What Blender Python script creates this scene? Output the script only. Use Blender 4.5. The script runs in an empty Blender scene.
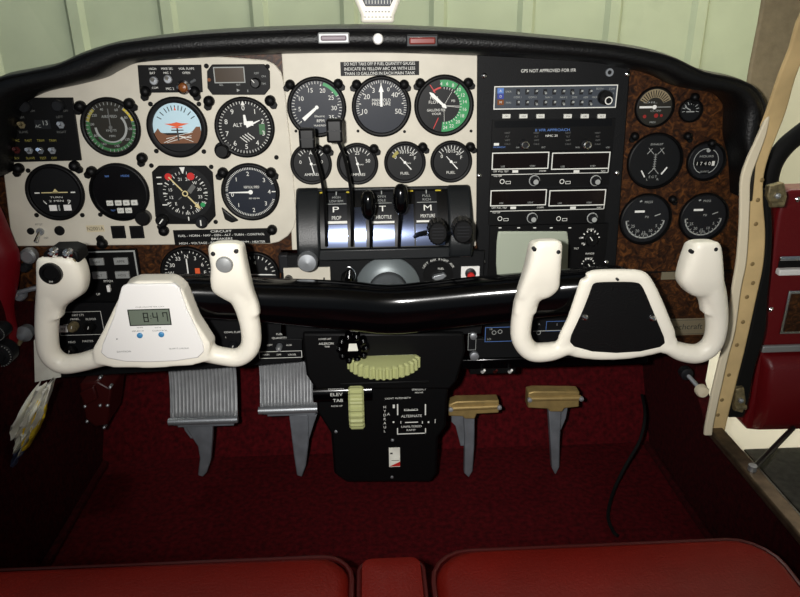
import bpy, math, random
from mathutils import Vector, Matrix
random.seed(4)
PI = math.pi
sc = bpy.context.scene
COL = sc.collection

# ------------------------------------------------------------------ camera
F = 679.0
CAM = Vector((-0.0245, 0.0, 0.75))
PITCH, YAW, ROLL = math.radians(22), math.radians(2.5), math.radians(0.6)
fwd = Vector((math.sin(YAW)*math.cos(PITCH), math.cos(YAW)*math.cos(PITCH), -math.sin(PITCH)))
r0 = Vector((math.cos(YAW), -math.sin(YAW), 0))
u0 = r0.cross(fwd)
rgt = r0*math.cos(ROLL) - u0*math.sin(ROLL)
upv = u0*math.cos(ROLL) + r0*math.sin(ROLL)
cd = bpy.data.cameras.new('camera')
cd.sensor_width = 36
cd.lens = F/800*36
cd.clip_start = 0.01
cam = bpy.data.objects.new('camera', cd)
COL.objects.link(cam)
m = Matrix.Identity(4)
for i in range(3):
    m[i][0] = rgt[i]; m[i][1] = upv[i]; m[i][2] = -fwd[i]; m[i][3] = CAM[i]
cam.matrix_world = m
sc.camera = cam

def ray(px, py):
    return fwd + rgt*((px-400)/F) - upv*((py-298.5)/F)
def P(px, py, Y):
    d = ray(px, py)
    return CAM + d*((Y-CAM.y)/d.y)
def PZ(px, py, Z):
    d = ray(px, py)
    return CAM + d*((Z-CAM.z)/d.z)
def PX(px, py, X):
    d = ray(px, py)
    return CAM + d*((X-CAM.x)/d.x)

# ------------------------------------------------------------------ materials
def lin(c):
    o = []
    for v in c:
        v /= 255.0
        o.append(v/12.92 if v <= .04045 else ((v+.055)/1.055)**2.4)
    return (o[0], o[1], o[2], 1)
M = {}
def mat(name, rgb, rough=.5, metal=0.0, spec=.5, bump=0, bscale=200, var=0, vscale=30, emit=None, estr=0, coat=0):
    mt = bpy.data.materials.new(name); mt.use_nodes = True
    nt = mt.node_tree; b = nt.nodes['Principled BSDF']
    b.inputs['Base Color'].default_value = lin(rgb)
    b.inputs['Roughness'].default_value = rough
    b.inputs['Metallic'].default_value = metal
    b.inputs['Specular IOR Level'].default_value = spec
    if coat: b.inputs['Coat Weight'].default_value = coat
    if bump or var:
        tc = nt.nodes.new('ShaderNodeTexCoord')
    if bump:
        n = nt.nodes.new('ShaderNodeTexNoise'); n.inputs['Scale'].default_value = bscale; n.inputs['Detail'].default_value = 4
        bm = nt.nodes.new('ShaderNodeBump'); bm.inputs['Strength'].default_value = bump; bm.inputs['Distance'].default_value = .002
        nt.links.new(tc.outputs['Object'], n.inputs['Vector']); nt.links.new(n.outputs['Fac'], bm.inputs['Height'])
        nt.links.new(bm.outputs['Normal'], b.inputs['Normal'])
    if var:
        n2 = nt.nodes.new('ShaderNodeTexNoise'); n2.inputs['Scale'].default_value = vscale; n2.inputs['Detail'].default_value = 6
        rp = nt.nodes.new('ShaderNodeValToRGB')
        lo = [max(0, v*(1-var)) for v in rgb]; hi = [min(255, v*(1+var)) for v in rgb]
        rp.color_ramp.elements[0].position = .3; rp.color_ramp.elements[0].color = lin(lo)
        rp.color_ramp.elements[1].position = .7; rp.color_ramp.elements[1].color = lin(hi)
        nt.links.new(tc.outputs['Object'], n2.inputs['Vector']); nt.links.new(n2.outputs['Fac'], rp.inputs['Fac'])
        nt.links.new(rp.outputs['Color'], b.inputs['Base Color'])
    if emit:
        b.inputs['Emission Color'].default_value = lin(emit); b.inputs['Emission Strength'].default_value = estr
    M[name] = mt
    return mt
mat('cream_panel', (214,208,192), .45, spec=.3, var=.03, vscale=25)
mat('cream_yoke', (246,241,226), .38, spec=.4)
mat('cream_old', (218,205,172), .4, spec=.4, var=.03, vscale=40)
mat('white_plate', (250,248,244), .35, spec=.4)
mat('white_ink', (235,235,228), .6, spec=.2)
mat('grey_ink', (165,168,165), .6, spec=.2)
mat('dim_ink', (105,106,104), .6, spec=.2)
mat('blue_ink', (90,130,200), .6)
mat('dark_ink', (60,58,54), .6)
mat('black_dial', (15,16,18), .5, spec=.3)
mat('hazed_dial', (24,30,42), .45, spec=.3)  # black dial with the bluish reflection haze of its glass put into the colour
mat('brown_dial', (40,38,32), .5, spec=.3)
mat('black_plastic', (10,10,11), .38, spec=.35)
mat('black_satin', (8,8,9), .5, spec=.2)
mat('black_crinkle', (11,12,14), .55, spec=.22, bump=.3, bscale=900)
mat('black_gloss', (3,3,4), .14, spec=.4)
mat('screen', (18,10,9), .2, spec=.4)
mat('screen_black', (10,10,12), .25, spec=.4)
mat('crt', (176,184,166), .35, spec=.4)
mat('lcd', (112,122,108), .3)
mat('lcd_ink', (22,24,22), .5)
mat('radio_face', (66,72,80), .45, spec=.3)
mat('charcoal', (27,28,31), .45, spec=.3)
mat('quadrant_grey', (22,25,27), .4, spec=.5, bump=.15, bscale=600)
mat('chrome', (225,226,228), .18, metal=1)
mat('steel', (176,180,184), .42, metal=.75)
mat('collar_metal', (112,120,122), .4, metal=.3)
mat('piping_red', (62,9,8), .45, spec=.25)
mat('brushed', (104,114,142), .2, metal=.95)
mat('alu', (158,160,162), .45, metal=.35, var=.06, vscale=60)
mat('alu_dark', (124,128,134), .5, metal=.3, var=.08, vscale=40)
mat('silver_paint', (150,152,152), .45, metal=.3)
mat('gold_alu', (176,150,96), .5, metal=.5, var=.08, vscale=60)
mat('sky_dial', (196,226,238), .5, emit=(196,226,238), estr=0.0)
mat('ground_dial', (120,76,46), .5)
mat('orange', (232,96,48), .5)
mat('red', (205,40,36), .45)
mat('dark_red', (66,16,15), .4)
mat('red_lens', (130,52,46), .25, spec=.5)
mat('white_lens', (135,122,130), .5, spec=.5)
mat('green', (40,150,84), .5)
mat('dull_green', (52,108,62), .5)
mat('yellow', (208,186,60), .5)
mat('dull_yellow', (160,150,70), .5)
mat('needle_yellow', (222,206,150), .5)
mat('white_needle', (245,245,240), .5)
mat('blue_button', (70,140,190), .4)
mat('blue', (44,60,150), .5)
mat('amber', (128,72,28), .3)
mat('timer_screen', (62,48,32), .3)
mat('dull_red', (150,34,30), .5)
mat('button_grey', (150,152,150), .5)
mat('button_white', (222,222,214), .5)
mat('red_leather', (92,13,6), .5, spec=.12, bump=.35, bscale=350, var=.06, vscale=14)
mat('red_trim', (112,10,22), .38, spec=.4, bump=.1, bscale=300)
mat('red_door', (104,12,18), .4, spec=.35, bump=.15, bscale=300)
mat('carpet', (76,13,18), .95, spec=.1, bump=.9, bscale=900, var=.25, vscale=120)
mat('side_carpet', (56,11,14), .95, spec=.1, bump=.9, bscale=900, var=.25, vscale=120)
mat('leather_black', (10,10,11), .42, spec=.32, bump=.35, bscale=420)
mat('trim_wheel', (186,190,132), .5, spec=.3)
mat('tan_post', (216,188,136), .5, spec=.3, var=.05, vscale=25)
mat('cream_bead', (232,220,192), .45, spec=.3)
mat('brown_post', (150,136,108), .6, spec=.2, bump=.2, bscale=400, var=.06, vscale=80)
mat('rubber', (14,14,14), .7, spec=.2)
mat('rivet', (160,136,92), .45, metal=.4)
mat('dirty_metal', (128,116,86), .5, metal=.5, var=.25, vscale=120)
mat('sill', (96,82,66), .45, metal=.6, var=.2, vscale=60)
mat('paper', (240,236,224), .8, spec=.1, var=.08, vscale=30)
mat('paper_yellow', (236,204,56), .8, spec=.1)
mat('paper_blue', (70,76,104), .7, spec=.1)
mat('wing_white', (226,220,204), .5, spec=.3)
mat('walk_grey', (92,90,84), .9, spec=.1, bump=.5, bscale=600, var=.1, vscale=90)
mat('concrete', (150,146,136), .8, spec=.2, var=.08, vscale=4)
mat('hangar_green', (172,181,157), .55, spec=.25, var=.03, vscale=3)
mat('hangar_cream', (236,228,206), .6, spec=.2)
mat('plate_metal', (150,140,116), .4, metal=.5)

def burl():
    mt = bpy.data.materials.new('burl_wood'); mt.use_nodes = True; nt = mt.node_tree
    b = nt.nodes['Principled BSDF']; b.inputs['Roughness'].default_value = .42; b.inputs['Specular IOR Level'].default_value = .25
    tc = nt.nodes.new('ShaderNodeTexCoord')
    n = nt.nodes.new('ShaderNodeTexNoise'); n.inputs['Scale'].default_value = 85; n.inputs['Detail'].default_value = 9; n.inputs['Roughness'].default_value = .62; n.inputs['Distortion'].default_value = 1.6
    rp = nt.nodes.new('ShaderNodeValToRGB')
    e = rp.color_ramp.elements
    e[0].position = .33; e[0].color = lin((16,9,6)); e[1].position = .72; e[1].color = lin((108,66,30))
    x = e.new(.5); x.color = lin((56,31,15))
    nt.links.new(tc.outputs['Object'], n.inputs['Vector']); nt.links.new(n.outputs['Fac'], rp.inputs['Fac'])
    nt.links.new(rp.outputs['Color'], b.inputs['Base Color'])
    M['burl'] = mt
burl()
def glass():
    mt = bpy.data.materials.new('clear_acrylic'); mt.use_nodes = True; nt = mt.node_tree
    nt.nodes.remove(nt.nodes['Principled BSDF'])
    out = [n for n in nt.nodes if n.type == 'OUTPUT_MATERIAL'][0]
    t = nt.nodes.new('ShaderNodeBsdfTransparent'); t.inputs['Color'].default_value = (.97,.98,.97,1)
    g = nt.nodes.new('ShaderNodeBsdfGlossy'); g.inputs['Roughness'].default_value = .03
    mx = nt.nodes.new('ShaderNodeMixShader'); fr = nt.nodes.new('ShaderNodeFresnel'); fr.inputs['IOR'].default_value = 1.2
    nt.links.new(fr.outputs['Fac'], mx.inputs['Fac']); nt.links.new(t.outputs[0], mx.inputs[1]); nt.links.new(g.outputs[0], mx.inputs[2])
    nt.links.new(mx.outputs[0], out.inputs['Surface'])
    M['glass'] = mt
glass()

# ------------------------------------------------------------------ mesh builder
_tc = {}
def text_geo(s):
    if s in _tc: return _tc[s]
    cu = bpy.data.curves.new('lettering', 'FONT'); cu.body = s; cu.resolution_u = 3
    ob = bpy.data.objects.new('lettering', cu); COL.objects.link(ob)
    dg = bpy.context.evaluated_depsgraph_get(); dg.update()
    me = bpy.data.meshes.new_from_object(ob.evaluated_get(dg))
    vs = [v.co.copy() for v in me.vertices]; fs = [tuple(p.vertices) for p in me.polygons]
    bpy.data.objects.remove(ob); bpy.data.curves.remove(cu); bpy.data.meshes.remove(me)
    if vs:
        x0 = min(v.x for v in vs); x1 = max(v.x for v in vs); y0 = min(v.y for v in vs); y1 = max(v.y for v in vs)
        vs = [((v.x-(x0+x1)/2), (v.y-(y0+y1)/2)) for v in vs]
        _tc[s] = (vs, fs, x1-x0, y1-y0)
    else:
        _tc[s] = ([], [], 1, 1)
    return _tc[s]

class MB:
    def __init__(s, mt=None):
        s.v = []; s.f = []; s.fm = []; s.mats = []; s.cm = 0
        if mt: s.use(mt)
    def use(s, mt):
        if mt not in s.mats: s.mats.append(mt)
        s.cm = s.mats.index(mt); return s
    def add(s, vs, fs):
        o = len(s.v)
        s.v += [tuple(v) for v in vs]
        for f in fs:
            s.f.append(tuple(i+o for i in f)); s.fm.append(s.cm)
        return s
    def box(s, x0, x1, y0, y1, z0, z1):
        vs = [(x,y,z) for z in (z0,z1) for y in (y0,y1) for x in (x0,x1)]
        return s.add(vs, [(0,2,3,1),(4,5,7,6),(0,1,5,4),(2,6,7,3),(0,4,6,2),(1,3,7,5)])
    def prism(s, pts, z0, z1, scale1=1.0):
        a = sum(pts[i][0]*pts[(i+1)%len(pts)][1]-pts[(i+1)%len(pts)][0]*pts[i][1] for i in range(len(pts)))
        if a < 0: pts = pts[::-1]
        n = len(pts)
        cx = sum(p[0] for p in pts)/n; cy = sum(p[1] for p in pts)/n
        vs = [(p[0],p[1],z0) for p in pts] + [(cx+(p[0]-cx)*scale1, cy+(p[1]-cy)*scale1, z1) for p in pts]
        fs = [tuple(range(n-1,-1,-1)), tuple(range(n,2*n))] + [(i,(i+1)%n,n+(i+1)%n,n+i) for i in range(n)]
        return s.add(vs, fs)
    def lathe(s, cx, cy, prof, n=32, cap=True):
        vs = []; fs = []
        for r,z in prof:
            for k in range(n):
                a = 2*PI*k/n; vs.append((cx+r*math.cos(a), cy+r*math.sin(a), z))
        for j in range(len(prof)-1):
            for k in range(n):
                k2 = (k+1)%n
                fs.append((j*n+k, j*n+k2, (j+1)*n+k2, (j+1)*n+k))
        if cap:
            if prof[0][0] > 1e-6: fs.append(tuple(range(n-1,-1,-1)))
            if prof[-1][0] > 1e-6: fs.append(tuple((len(prof)-1)*n+k for k in range(n)))
        return s.add(vs, fs)
    def cyl(s, cx, cy, z0, z1, r, n=24, r1=None):
        return s.lathe(cx, cy, [(r,z0),(r if r1 is None else r1,z1)], n)
    def disc(s, cx, cy, z, r, n=40):
        return s.add([(cx+r*math.cos(2*PI*k/n), cy+r*math.sin(2*PI*k/n), z) for k in range(n)], [tuple(range(n))])
    def quad(s, x0, x1, y0, y1, z):
        return s.add([(x0,y0,z),(x1,y0,z),(x1,y1,z),(x0,y1,z)], [(0,1,2,3)])
    def poly(s, pts, z):
        a = sum(pts[i][0]*pts[(i+1)%len(pts)][1]-pts[(i+1)%len(pts)][0]*pts[i][1] for i in range(len(pts)))
        if a < 0: pts = pts[::-1]
        return s.add([(p[0],p[1],z) for p in pts], [tuple(range(len(pts)))])
    def arc(s, cx, cy, ra, rb, a0, a1, z, n=24):   # degrees clockwise from 12 o'clock
        vs = []; fs = []
        for k in range(n+1):
            a = math.radians(a0+(a1-a0)*k/n)
            vs += [(cx+ra*math.sin(a), cy+ra*math.cos(a), z), (cx+rb*math.sin(a), cy+rb*math.cos(a), z)]
        for k in range(n): fs.append((2*k, 2*k+2, 2*k+3, 2*k+1))
        return s.add(vs, fs)
    def tick(s, cx, cy, deg, ra, rb, w, z, w2=None):
        a = math.radians(deg); d = (math.sin(a), math.cos(a)); q = (math.cos(a), -math.sin(a)); w2 = w if w2 is None else w2
        return s.add([(cx+d[0]*ra-q[0]*w/2, cy+d[1]*ra-q[1]*w/2, z), (cx+d[0]*ra+q[0]*w/2, cy+d[1]*ra+q[1]*w/2, z),
                      (cx+d[0]*rb+q[0]*w2/2, cy+d[1]*rb+q[1]*w2/2, z), (cx+d[0]*rb-q[0]*w2/2, cy+d[1]*rb-q[1]*w2/2, z)], [(0,1,2,3)])
    def ticks(s, n, a0, a1, ra, rb, w, z, cx=0, cy=0):
        for k in range(n): s.tick(cx, cy, a0+(a1-a0)*k/(n-1), ra, rb, w, z)
        return s
    def hand(s, deg, ra, rb, w, z, th=.0008, w2=None, cx=0, cy=0):
        a = math.radians(deg); d = (math.sin(a), math.cos(a)); q = (math.cos(a), -math.sin(a)); w2 = w if w2 is None else w2
        pts = [(cx+d[0]*ra-q[0]*w/2, cy+d[1]*ra-q[1]*w/2), (cx+d[0]*ra+q[0]*w/2, cy+d[1]*ra+q[1]*w/2),
               (cx+d[0]*rb+q[0]*w2/2, cy+d[1]*rb+q[1]*w2/2), (cx+d[0]*rb-q[0]*w2/2, cy+d[1]*rb-q[1]*w2/2)]
        return s.prism(pts, z, z+th)
    def text(s, t, x, y, h, z, w=None, rot=0):
        vs, fs, tw, th = text_geo(t)
        k = h/.72 if True else 1
        kx = k if w is None else w/tw
        c, q = math.cos(rot), math.sin(rot)
        return s.add([(x+(v[0]*kx*c-v[1]*k*q), y+(v[0]*kx*q+v[1]*k*c), z) for v in vs], fs)
    def frame(s, x0, x1, y0, y1, t, z):
        s.quad(x0,x1,y0,y0+t,z); s.quad(x0,x1,y1-t,y1,z); s.quad(x0,x0+t,y0+t,y1-t,z); s.quad(x1-t,x1,y0+t,y1-t,z); return s
    def tube(s, pts, rad, n=12, rad2=None, side=None, cap=True):
        pts = [Vector(p) for p in pts]; N = len(pts)
        if not hasattr(rad, '__len__'): rad = [rad]*N
        if rad2 is None: rad2 = rad
        elif not hasattr(rad2, '__len__'): rad2 = [rad2]*N
        vs = []; prev = None
        for i in range(N):
            t = (pts[min(i+1,N-1)]-pts[max(i-1,0)]).normalized()
            if side is not None: u = Vector(side)
            elif prev is not None: u = prev
            else: u = Vector((0,0,1)) if abs(t.z) < .9 else Vector((1,0,0))
            u = (u - t*u.dot(t)).normalized(); w = t.cross(u); prev = u
            for k in range(n):
                a = 2*PI*k/n
                vs.append(pts[i] + u*(math.cos(a)*rad[i]) + w*(math.sin(a)*rad2[i]))
        fs = [(i*n+k, i*n+(k+1)%n, (i+1)*n+(k+1)%n, (i+1)*n+k) for i in range(N-1) for k in range(n)]
        if cap: fs += [tuple(range(n-1,-1,-1)), tuple((N-1)*n+k for k in range(n))]
        return s.add(vs, fs)
    def loft(s, rings, closed=True, cap=True):
        n = len(rings[0]); vs = [p for r in rings for p in r]; fs = []
        for i in range(len(rings)-1):
            for k in range(n if closed else n-1):
                k2 = (k+1)%n
                fs.append((i*n+k, i*n+k2, (i+1)*n+k2, (i+1)*n+k))
        if cap and closed:
            fs += [tuple(range(n-1,-1,-1)), tuple((len(rings)-1)*n+k for k in range(n))]
        return s.add(vs, fs)
    def build(s, name, parent=None, bevel=0, seg=2, smooth=35, remesh=0, iters=6, normals=False):
        me = bpy.data.meshes.new(name)
        me.from_pydata(s.v, [], s.f)
        for mt in s.mats: me.materials.append(M[mt])
        for p, mi in zip(me.polygons, s.fm): p.material_index = mi
        if normals or remesh:
            import bmesh
            bm = bmesh.new(); bm.from_mesh(me); bmesh.ops.recalc_face_normals(bm, faces=bm.faces); bm.to_mesh(me); bm.free()
        me.update()
        if smooth:
            me.shade_smooth(); me.set_sharp_from_angle(angle=math.radians(smooth))
        ob = bpy.data.objects.new(name, me); COL.objects.link(ob)
        if parent: ob.parent = parent
        if remesh:
            md = ob.modifiers.new('remesh', 'REMESH'); md.mode = 'VOXEL'; md.voxel_size = remesh; md.use_smooth_shade = True
            sm = ob.modifiers.new('smooth', 'SMOOTH'); sm.factor = .5; sm.iterations = iters
        if bevel:
            md = ob.modifiers.new('bevel', 'BEVEL'); md.width = bevel; md.segments = seg; md.limit_method = 'ANGLE'; md.angle_limit = math.radians(40)
            md.harden_normals = False
        return ob

def tag(o, label, cat, group=None):
    o['label'] = label; o['category'] = cat
    if group: o['group'] = group
    return o
def struct(o, label=None):
    o['kind'] = 'structure'
    if label: o['label'] = label
    return o
class Th:
    """A thing mounted on a vertical plane: local x right, y up, z towards the seats."""
    def __init__(s, name, label, cat, px, py, Y, group=None):
        s.o = bpy.data.objects.new(name, None); COL.objects.link(s.o)
        s.p = P(px, py, Y); s.Y = Y
        s.o.location = s.p; s.o.rotation_euler = (PI/2, 0, 0); s.o.empty_display_size = .01
        tag(s.o, label, cat, group)
        s.s = (P(px+1, py, Y)-s.p).length
    zz = 0.0
    def L(s, px, py, z=None):
        q = P(px, py, s.Y-(s.zz if z is None else z)); return (q.x-s.p.x, q.z-s.p.z)
    def pts(s, lst): return [s.L(*q) for q in lst]
    def rect(s, x0, y0, x1, y1):   # px top-left, bottom-right -> local x0,x1,y0,y1
        a = s.L(x0, (y0+y1)/2)[0]; b = s.L(x1, (y0+y1)/2)[0]
        c = s.L((x0+x1)/2, y1)[1]; d = s.L((x0+x1)/2, y0)[1]
        return a, b, c, d
def empty(name, label, cat, loc, group=None):
    o = bpy.data.objects.new(name, None); COL.objects.link(o); o.location = loc; o.empty_display_size = .01
    return tag(o, label, cat, group)
def copy_tree(o, parent=None):
    c = o.copy(); COL.objects.link(c)
    if parent: c.parent = parent
    for ch in list(o.children): copy_tree(ch, c)
    return c
def catmull(pts, k=3):
    out = []; n = len(pts)
    for i in range(n-1):
        p0, p1, p2, p3 = pts[max(i-1,0)], pts[i], pts[i+1], pts[min(i+2,n-1)]
        for j in range(k):
            t = j/k
            out.append(tuple(.5*((2*b)+(-a+c)*t+(2*a-5*b+4*c-d)*t*t+(-a+3*b-3*c+d)*t**3) for a,b,c,d in zip(p0,p1,p2,p3)))
    out.append(tuple(pts[-1])); return out
def rrect(x0, x1, y0, y1, r, n=5):
    pts = []
    for cx, cy, a in ((x1-r,y1-r,0),(x0+r,y1-r,90),(x0+r,y0+r,180),(x1-r,y0+r,270)):
        for k in range(n+1):
            t = math.radians(a+90*k/n); pts.append((cx+r*math.cos(t), cy+r*math.sin(t)))
    return pts
# ------------------------------------------------------------------ instrument panel boards
YB, YF, YE, YR = .940, .932, .934, .930
t = Th('instrument_panel', 'brown burl wood instrument panel board under the black padded glareshield', 'instrument panel', 380, 200, YB)
pp = [(-6,301),(281,301),(281,250),(485,250),(485,345),(734,345),(747,215),(750,170),(752,120),(745,92),(720,80),(690,66),(655,57),(600,52),(370,38),(210,44),(130,52),(100,66),(60,75),(20,85),(-4,105),(-16,170)]
MB('burl').prism(t.pts(pp), -.02, 0).build('wood_board', t.o)
# the glove box door outline and grey name strip on the right
g = MB('black_satin')
x0,x1,y0,y1 = t.rect(640, 270.5, 733, 272); g.quad(x0,x1,y0,y1,.0004)
g.build('panel_seam', t.o)

IP = t
class Sub(Th):
    def __init__(s, px, py, Y):
        s.p = P(px,py,Y); s.Y = Y; s.s = (P(px+1,py,Y)-s.p).length; s.o = None
    def make(s, mb, name, label, **k):
        s.o = mb.build(name, IP.o, **k); q = s.p-IP.p; s.o.location = (q.x, q.z, -q.y); s.o['label'] = label
fl = Sub(150,160,YF)
fp = [(3,170),(12,246.5),(270,244)] + [(279,242),(288,236),(294,228),(296.5,217)] + [(293,170),(284.5,85)] + [(281,72),(275,64.5),(266,60)] + [(200,55),(140,58),(118,68),(90,74),(60,84),(20,96),(0,110)]
fl.make(MB('cream_panel').prism(fl.pts(fp), -.008, 0),'flight_panel','cream metal flight instrument plate on the left', bevel=.0015)
for px,py in ((150.6,104),(199,104),(156.5,151),(204,151.5),(28.3,170.5),(36.8,215),(82.5,215),(100.5,214.5),(151.5,165.5),(211.3,166.8),(215.8,221.8),(276.5,157.3),(206.5,66),(267.5,66.5)):
    x,y = fl.L(px,py); MB('rubber').cyl(x,y,0,.0012,.0031,12).build('screw', fl.o)
# registration tape
x0,x1,y0,y1 = fl.rect(86.5,225.2,104.5,231.8)
k = MB('dark_ink'); k.text('N2001A', (x0+x1)/2, (y0+y1)/2, .0055, .0006, w=(x1-x0)*.92)
k.use('cream_old').box(x0,x1,y0,y1,0,.0004); k.build('registration_label', fl.o)

en = Sub(380,150,YE)
en.make(MB('cream_panel').prism(en.pts([(281,46),(478,46),(477,200),(476,246),(292,250),(288,150)]), -.006, 0),'engine_panel','cream metal engine instrument plate in the middle', bevel=.001)
for px,py in ((358,131),(404.5,131.5),(296,131),(471,131)):
    x,y = en.L(px,py); MB('rubber').cyl(x,y,0,.001,.002,10).build('screw', en.o)

def placard(name, label, rect, Y, lines, h, base='black_satin', ink='white_ink', fr=False):
    a,b,c,d = rect
    t = Th(name, label, 'placard', (a+c)/2, (b+d)/2, Y)
    x0,x1,y0,y1 = t.rect(a,b,c,d)
    MB(base).box(x0,x1,y0,y1,0,.0012).build('plate', t.o)
    k = MB(ink); n = len(lines)
    for i, ln in enumerate(lines):
        yy = y1-(y1-y0)*(i+.5)/n
        if ln: k.text(ln, 0, yy, h*t.s, .0017, w=(x1-x0)*(.9 if len(ln) > 10 else .22))
    k.build('lettering', t.o)
    return t
placard('placard', 'black takeoff fuel warning placard above the middle of three large round gauges', (340.5,61.5,419,75.5), YE,
        ['DO NOT TAKE OFF IF FUEL QUANTITY GAUGES', 'INDICATE IN YELLOW ARC OR WITH LESS', 'THAN 13 GALLONS IN EACH MAIN TANK'], 3.0)
placard('placard', 'black circuit placard with rows of small white words at bottom of cream flight panel', (174,229,270,244), YF,
        ['CIRCUIT', 'FUEL - HORN - NAV - GEN - ALT - TURN - CONTROL', 'BREAKERS', 'HIGH - VOLTAGE - BOOST - PUMP - COMM - HEATER'], 2.3)

# ------------------------------------------------------------------ round gauges
def gauge(name, label, px, py, rp, Y, dial='black_dial', cat='gauge', bez='black_satin', inner=.86, deep=.0035):
    t = Th(name, label, cat, px, py, Y)
    R = rp*t.s; t.R = R; r = R*inner; t.r = r
    MB(bez).lathe(0,0,[(R,0),(R,.004),(R*.97,.0058),(R*.92,.0062),(r*1.01,.0052),(r,.0015),(r,.0004)],48,cap=False).build('bezel', t.o, smooth=50)
    MB(dial).disc(0,0,.0012,R*.95,48).build('dial', t.o)
    return t
Z1, Z2, Z3 = .0016, .0019, .0022
def nums(k, lst, rad, h, z=Z1, cx=0, cy=0):
    for s, a in lst:
        a = math.radians(a); k.text(s, cx+rad*math.sin(a), cy+rad*math.cos(a), h, z)

# airspeed indicator
t = gauge('airspeed_indicator', 'round airspeed gauge with green and yellow ring beside the black switch panel', 111.3,127.2,29.8, YF, 'brown_dial'); r = t.r
k = MB('dull_yellow'); k.arc(0,0,r*.84,r*.95,-75,-40,Z1); k.use('dull_green'); k.arc(0,0,r*.80,r*.95,-150,-75,Z1); k.arc(0,0,r*.84,r*.95,75,210,Z1)
k.use('yellow'); k.arc(0,0,r*.86,r*.95,40,75,Z1); k.use('grey_ink'); k.arc(0,0,r*.55,r*.64,50,270,Z1); k.use('dull_green'); k.arc(0,0,r*.60,r*.68,150,235,Z2)
k.build('speed_arcs', t.o)
k = MB('grey_ink'); k.ticks(37,-150,190,r*.86,r*.97,r*.022,Z2); nums(k,[(str(n),a) for n,a in ((40,-20),(60,25),(80,60),(100,95),(120,130),(140,170),(160,210),(180,245),(200,280),(220,310))],r*.74,r*.1)
k.text('AIRSPEED',0,r*.42,r*.11,Z1,w=r*.6); k.text('KNOTS',0,-r*.12,r*.09,Z1); k.text('MPH',0,-r*.34,r*.09,Z1); k.build('markings', t.o)
k = MB('dim_ink').hand(0,-r*.2,r*.72,r*.04,Z3); k.cyl(0,0,Z1,.0032,r*.07); k.build('needle', t.o)

# attitude indicator
t = gauge('attitude_indicator', 'attitude indicator with pale blue sky, brown ground and orange aircraft symbol', 177.5,127.3,30.2, YF, 'black_dial', inner=.80); r = t.r
k = MB('sky_dial'); sky = []; gr = []
hz = -.22
for i in range(41):
    a = math.asin(hz)+ (PI-2*math.asin(hz))*i/40; sky.append((r*math.cos(a), r*math.sin(a)))
k.poly(sky, Z1); k.build('sky_card', t.o)
k = MB('ground_dial'); h2 = -.66
gp = [(r*math.cos(math.asin(hz))*.99, r*hz), (r*math.cos(math.asin(h2)), r*h2)]
left = [(-x,y) for x,y in gp][::-1]
arcp = [(r*math.cos(a), r*math.sin(a)) for a in [math.asin(hz)+(math.asin(h2)-math.asin(hz))*i/8 for i in range(9)]]
ground = arcp + [(-x,y) for x,y in arcp[::-1]]
ground += [(-r*.80,-.02*r),(-r*.72,-.18*r),(-r*.45,-.3*r),(r*.3,-.3*r),(r*.62,-.16*r),(r*.78,r*.02),(r*.95,r*.02)]
k.poly(ground, Z1+.0002); k.build('ground_card', t.o)
k = MB('white_ink'); k.hand(98,-r*.02,r*.6,.0009,Z2,.0002,cx=-r*.05,cy=-r*.35); 
for a,b in (((-.05,-.33),(.62,-.2)),((-.5,-.62),(.55,-.34)),((-.5,-.45),(-.02,-.36)),((.1,-.38),(.6,-.6)),((-.15,-.42),(-.62,-.62))):
    k.tube([(a[0]*r,a[1]*r,Z2+.0002),(b[0]*r,b[1]*r,Z2+.0002)], .00045, 6)
k.build('horizon_lines', t.o)
k = MB('black_plastic')
for a in (-60,-45,-30,-20,-10,10,20,30,45,60): k.tick(0,0,a,r*.70,r*.9,r*.035,Z2)
k.tick(0,0,0,r*.72,r*.9,r*.035,Z2); k.use('orange').tick(0,0,0,r*.70,r*.84,r*.10,Z3,0.0); k.build('bank_scale', t.o)
k = MB('orange'); k.prism([(-r*.5,r*.16),(-r*.15,r*.06),(0,r*.02),(r*.15,r*.06),(r*.5,r*.16),(r*.2,r*.17),(0,r*.22),(-r*.2,r*.17)],Z3,Z3+.0008)
k.box(-r*.22,r*.22,-r*.02,r*.02,Z3,Z3+.0008); k.use('dark_ink'); k.box(-r*.03,r*.03,-r*.55,-r*.02,Z3,Z3+.0006); k.box(-r*.25,r*.25,-r*.13,-r*.09,Z3,Z3+.0006); k.build('aircraft_symbol', t.o)

# altimeter
t = gauge('altimeter', 'altimeter with white digits and hand pointing near two, right of the attitude indicator', 245,127.3,30, YF); r = t.r
k = MB('white_ink'); k.ticks(51,0,360,r*.9,r*1.0,r*.022,Z1)
nums(k,[(str(n),36*n) for n in range(10)],r*.74,r*.19); k.text('ALT',-r*.27,r*.10,r*.15,Z1)
for i in range(4):
    k.tube([((-.22+i*.10)*r,(-.36+i*.05)*r,Z1),((.04+i*.10)*r,(-.58+i*.05)*r,Z1)],r*.020,5)
k.tick(0,0,0,r*.84,r*1.0,r*.16,Z2,r*.02); k.build('markings', t.o)
MB('dull_green').quad(r*.55,r*.78,-r*.28,r*.12,Z1-.0001).build('pressure_window', t.o)
k = MB('white_needle').hand(66,r*.08,r*.66,r*.10,Z3,.0008,r*.03); k.prism([(-r*.02,r*.1),(r*.34,r*.06),(r*.34,r*.24),(r*.1,r*.24),(r*.06,r*.48),(-r*.02,r*.48)],Z2,Z3); k.build('hands', t.o)
kx,ky = t.L(223.5,150); MB('black_plastic').lathe(kx,ky,[(.0115,0),(.0115,.004),(.009,.005),(.009,.013),(.0075,.0142)],24).build('setting_knob', t.o)

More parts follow.
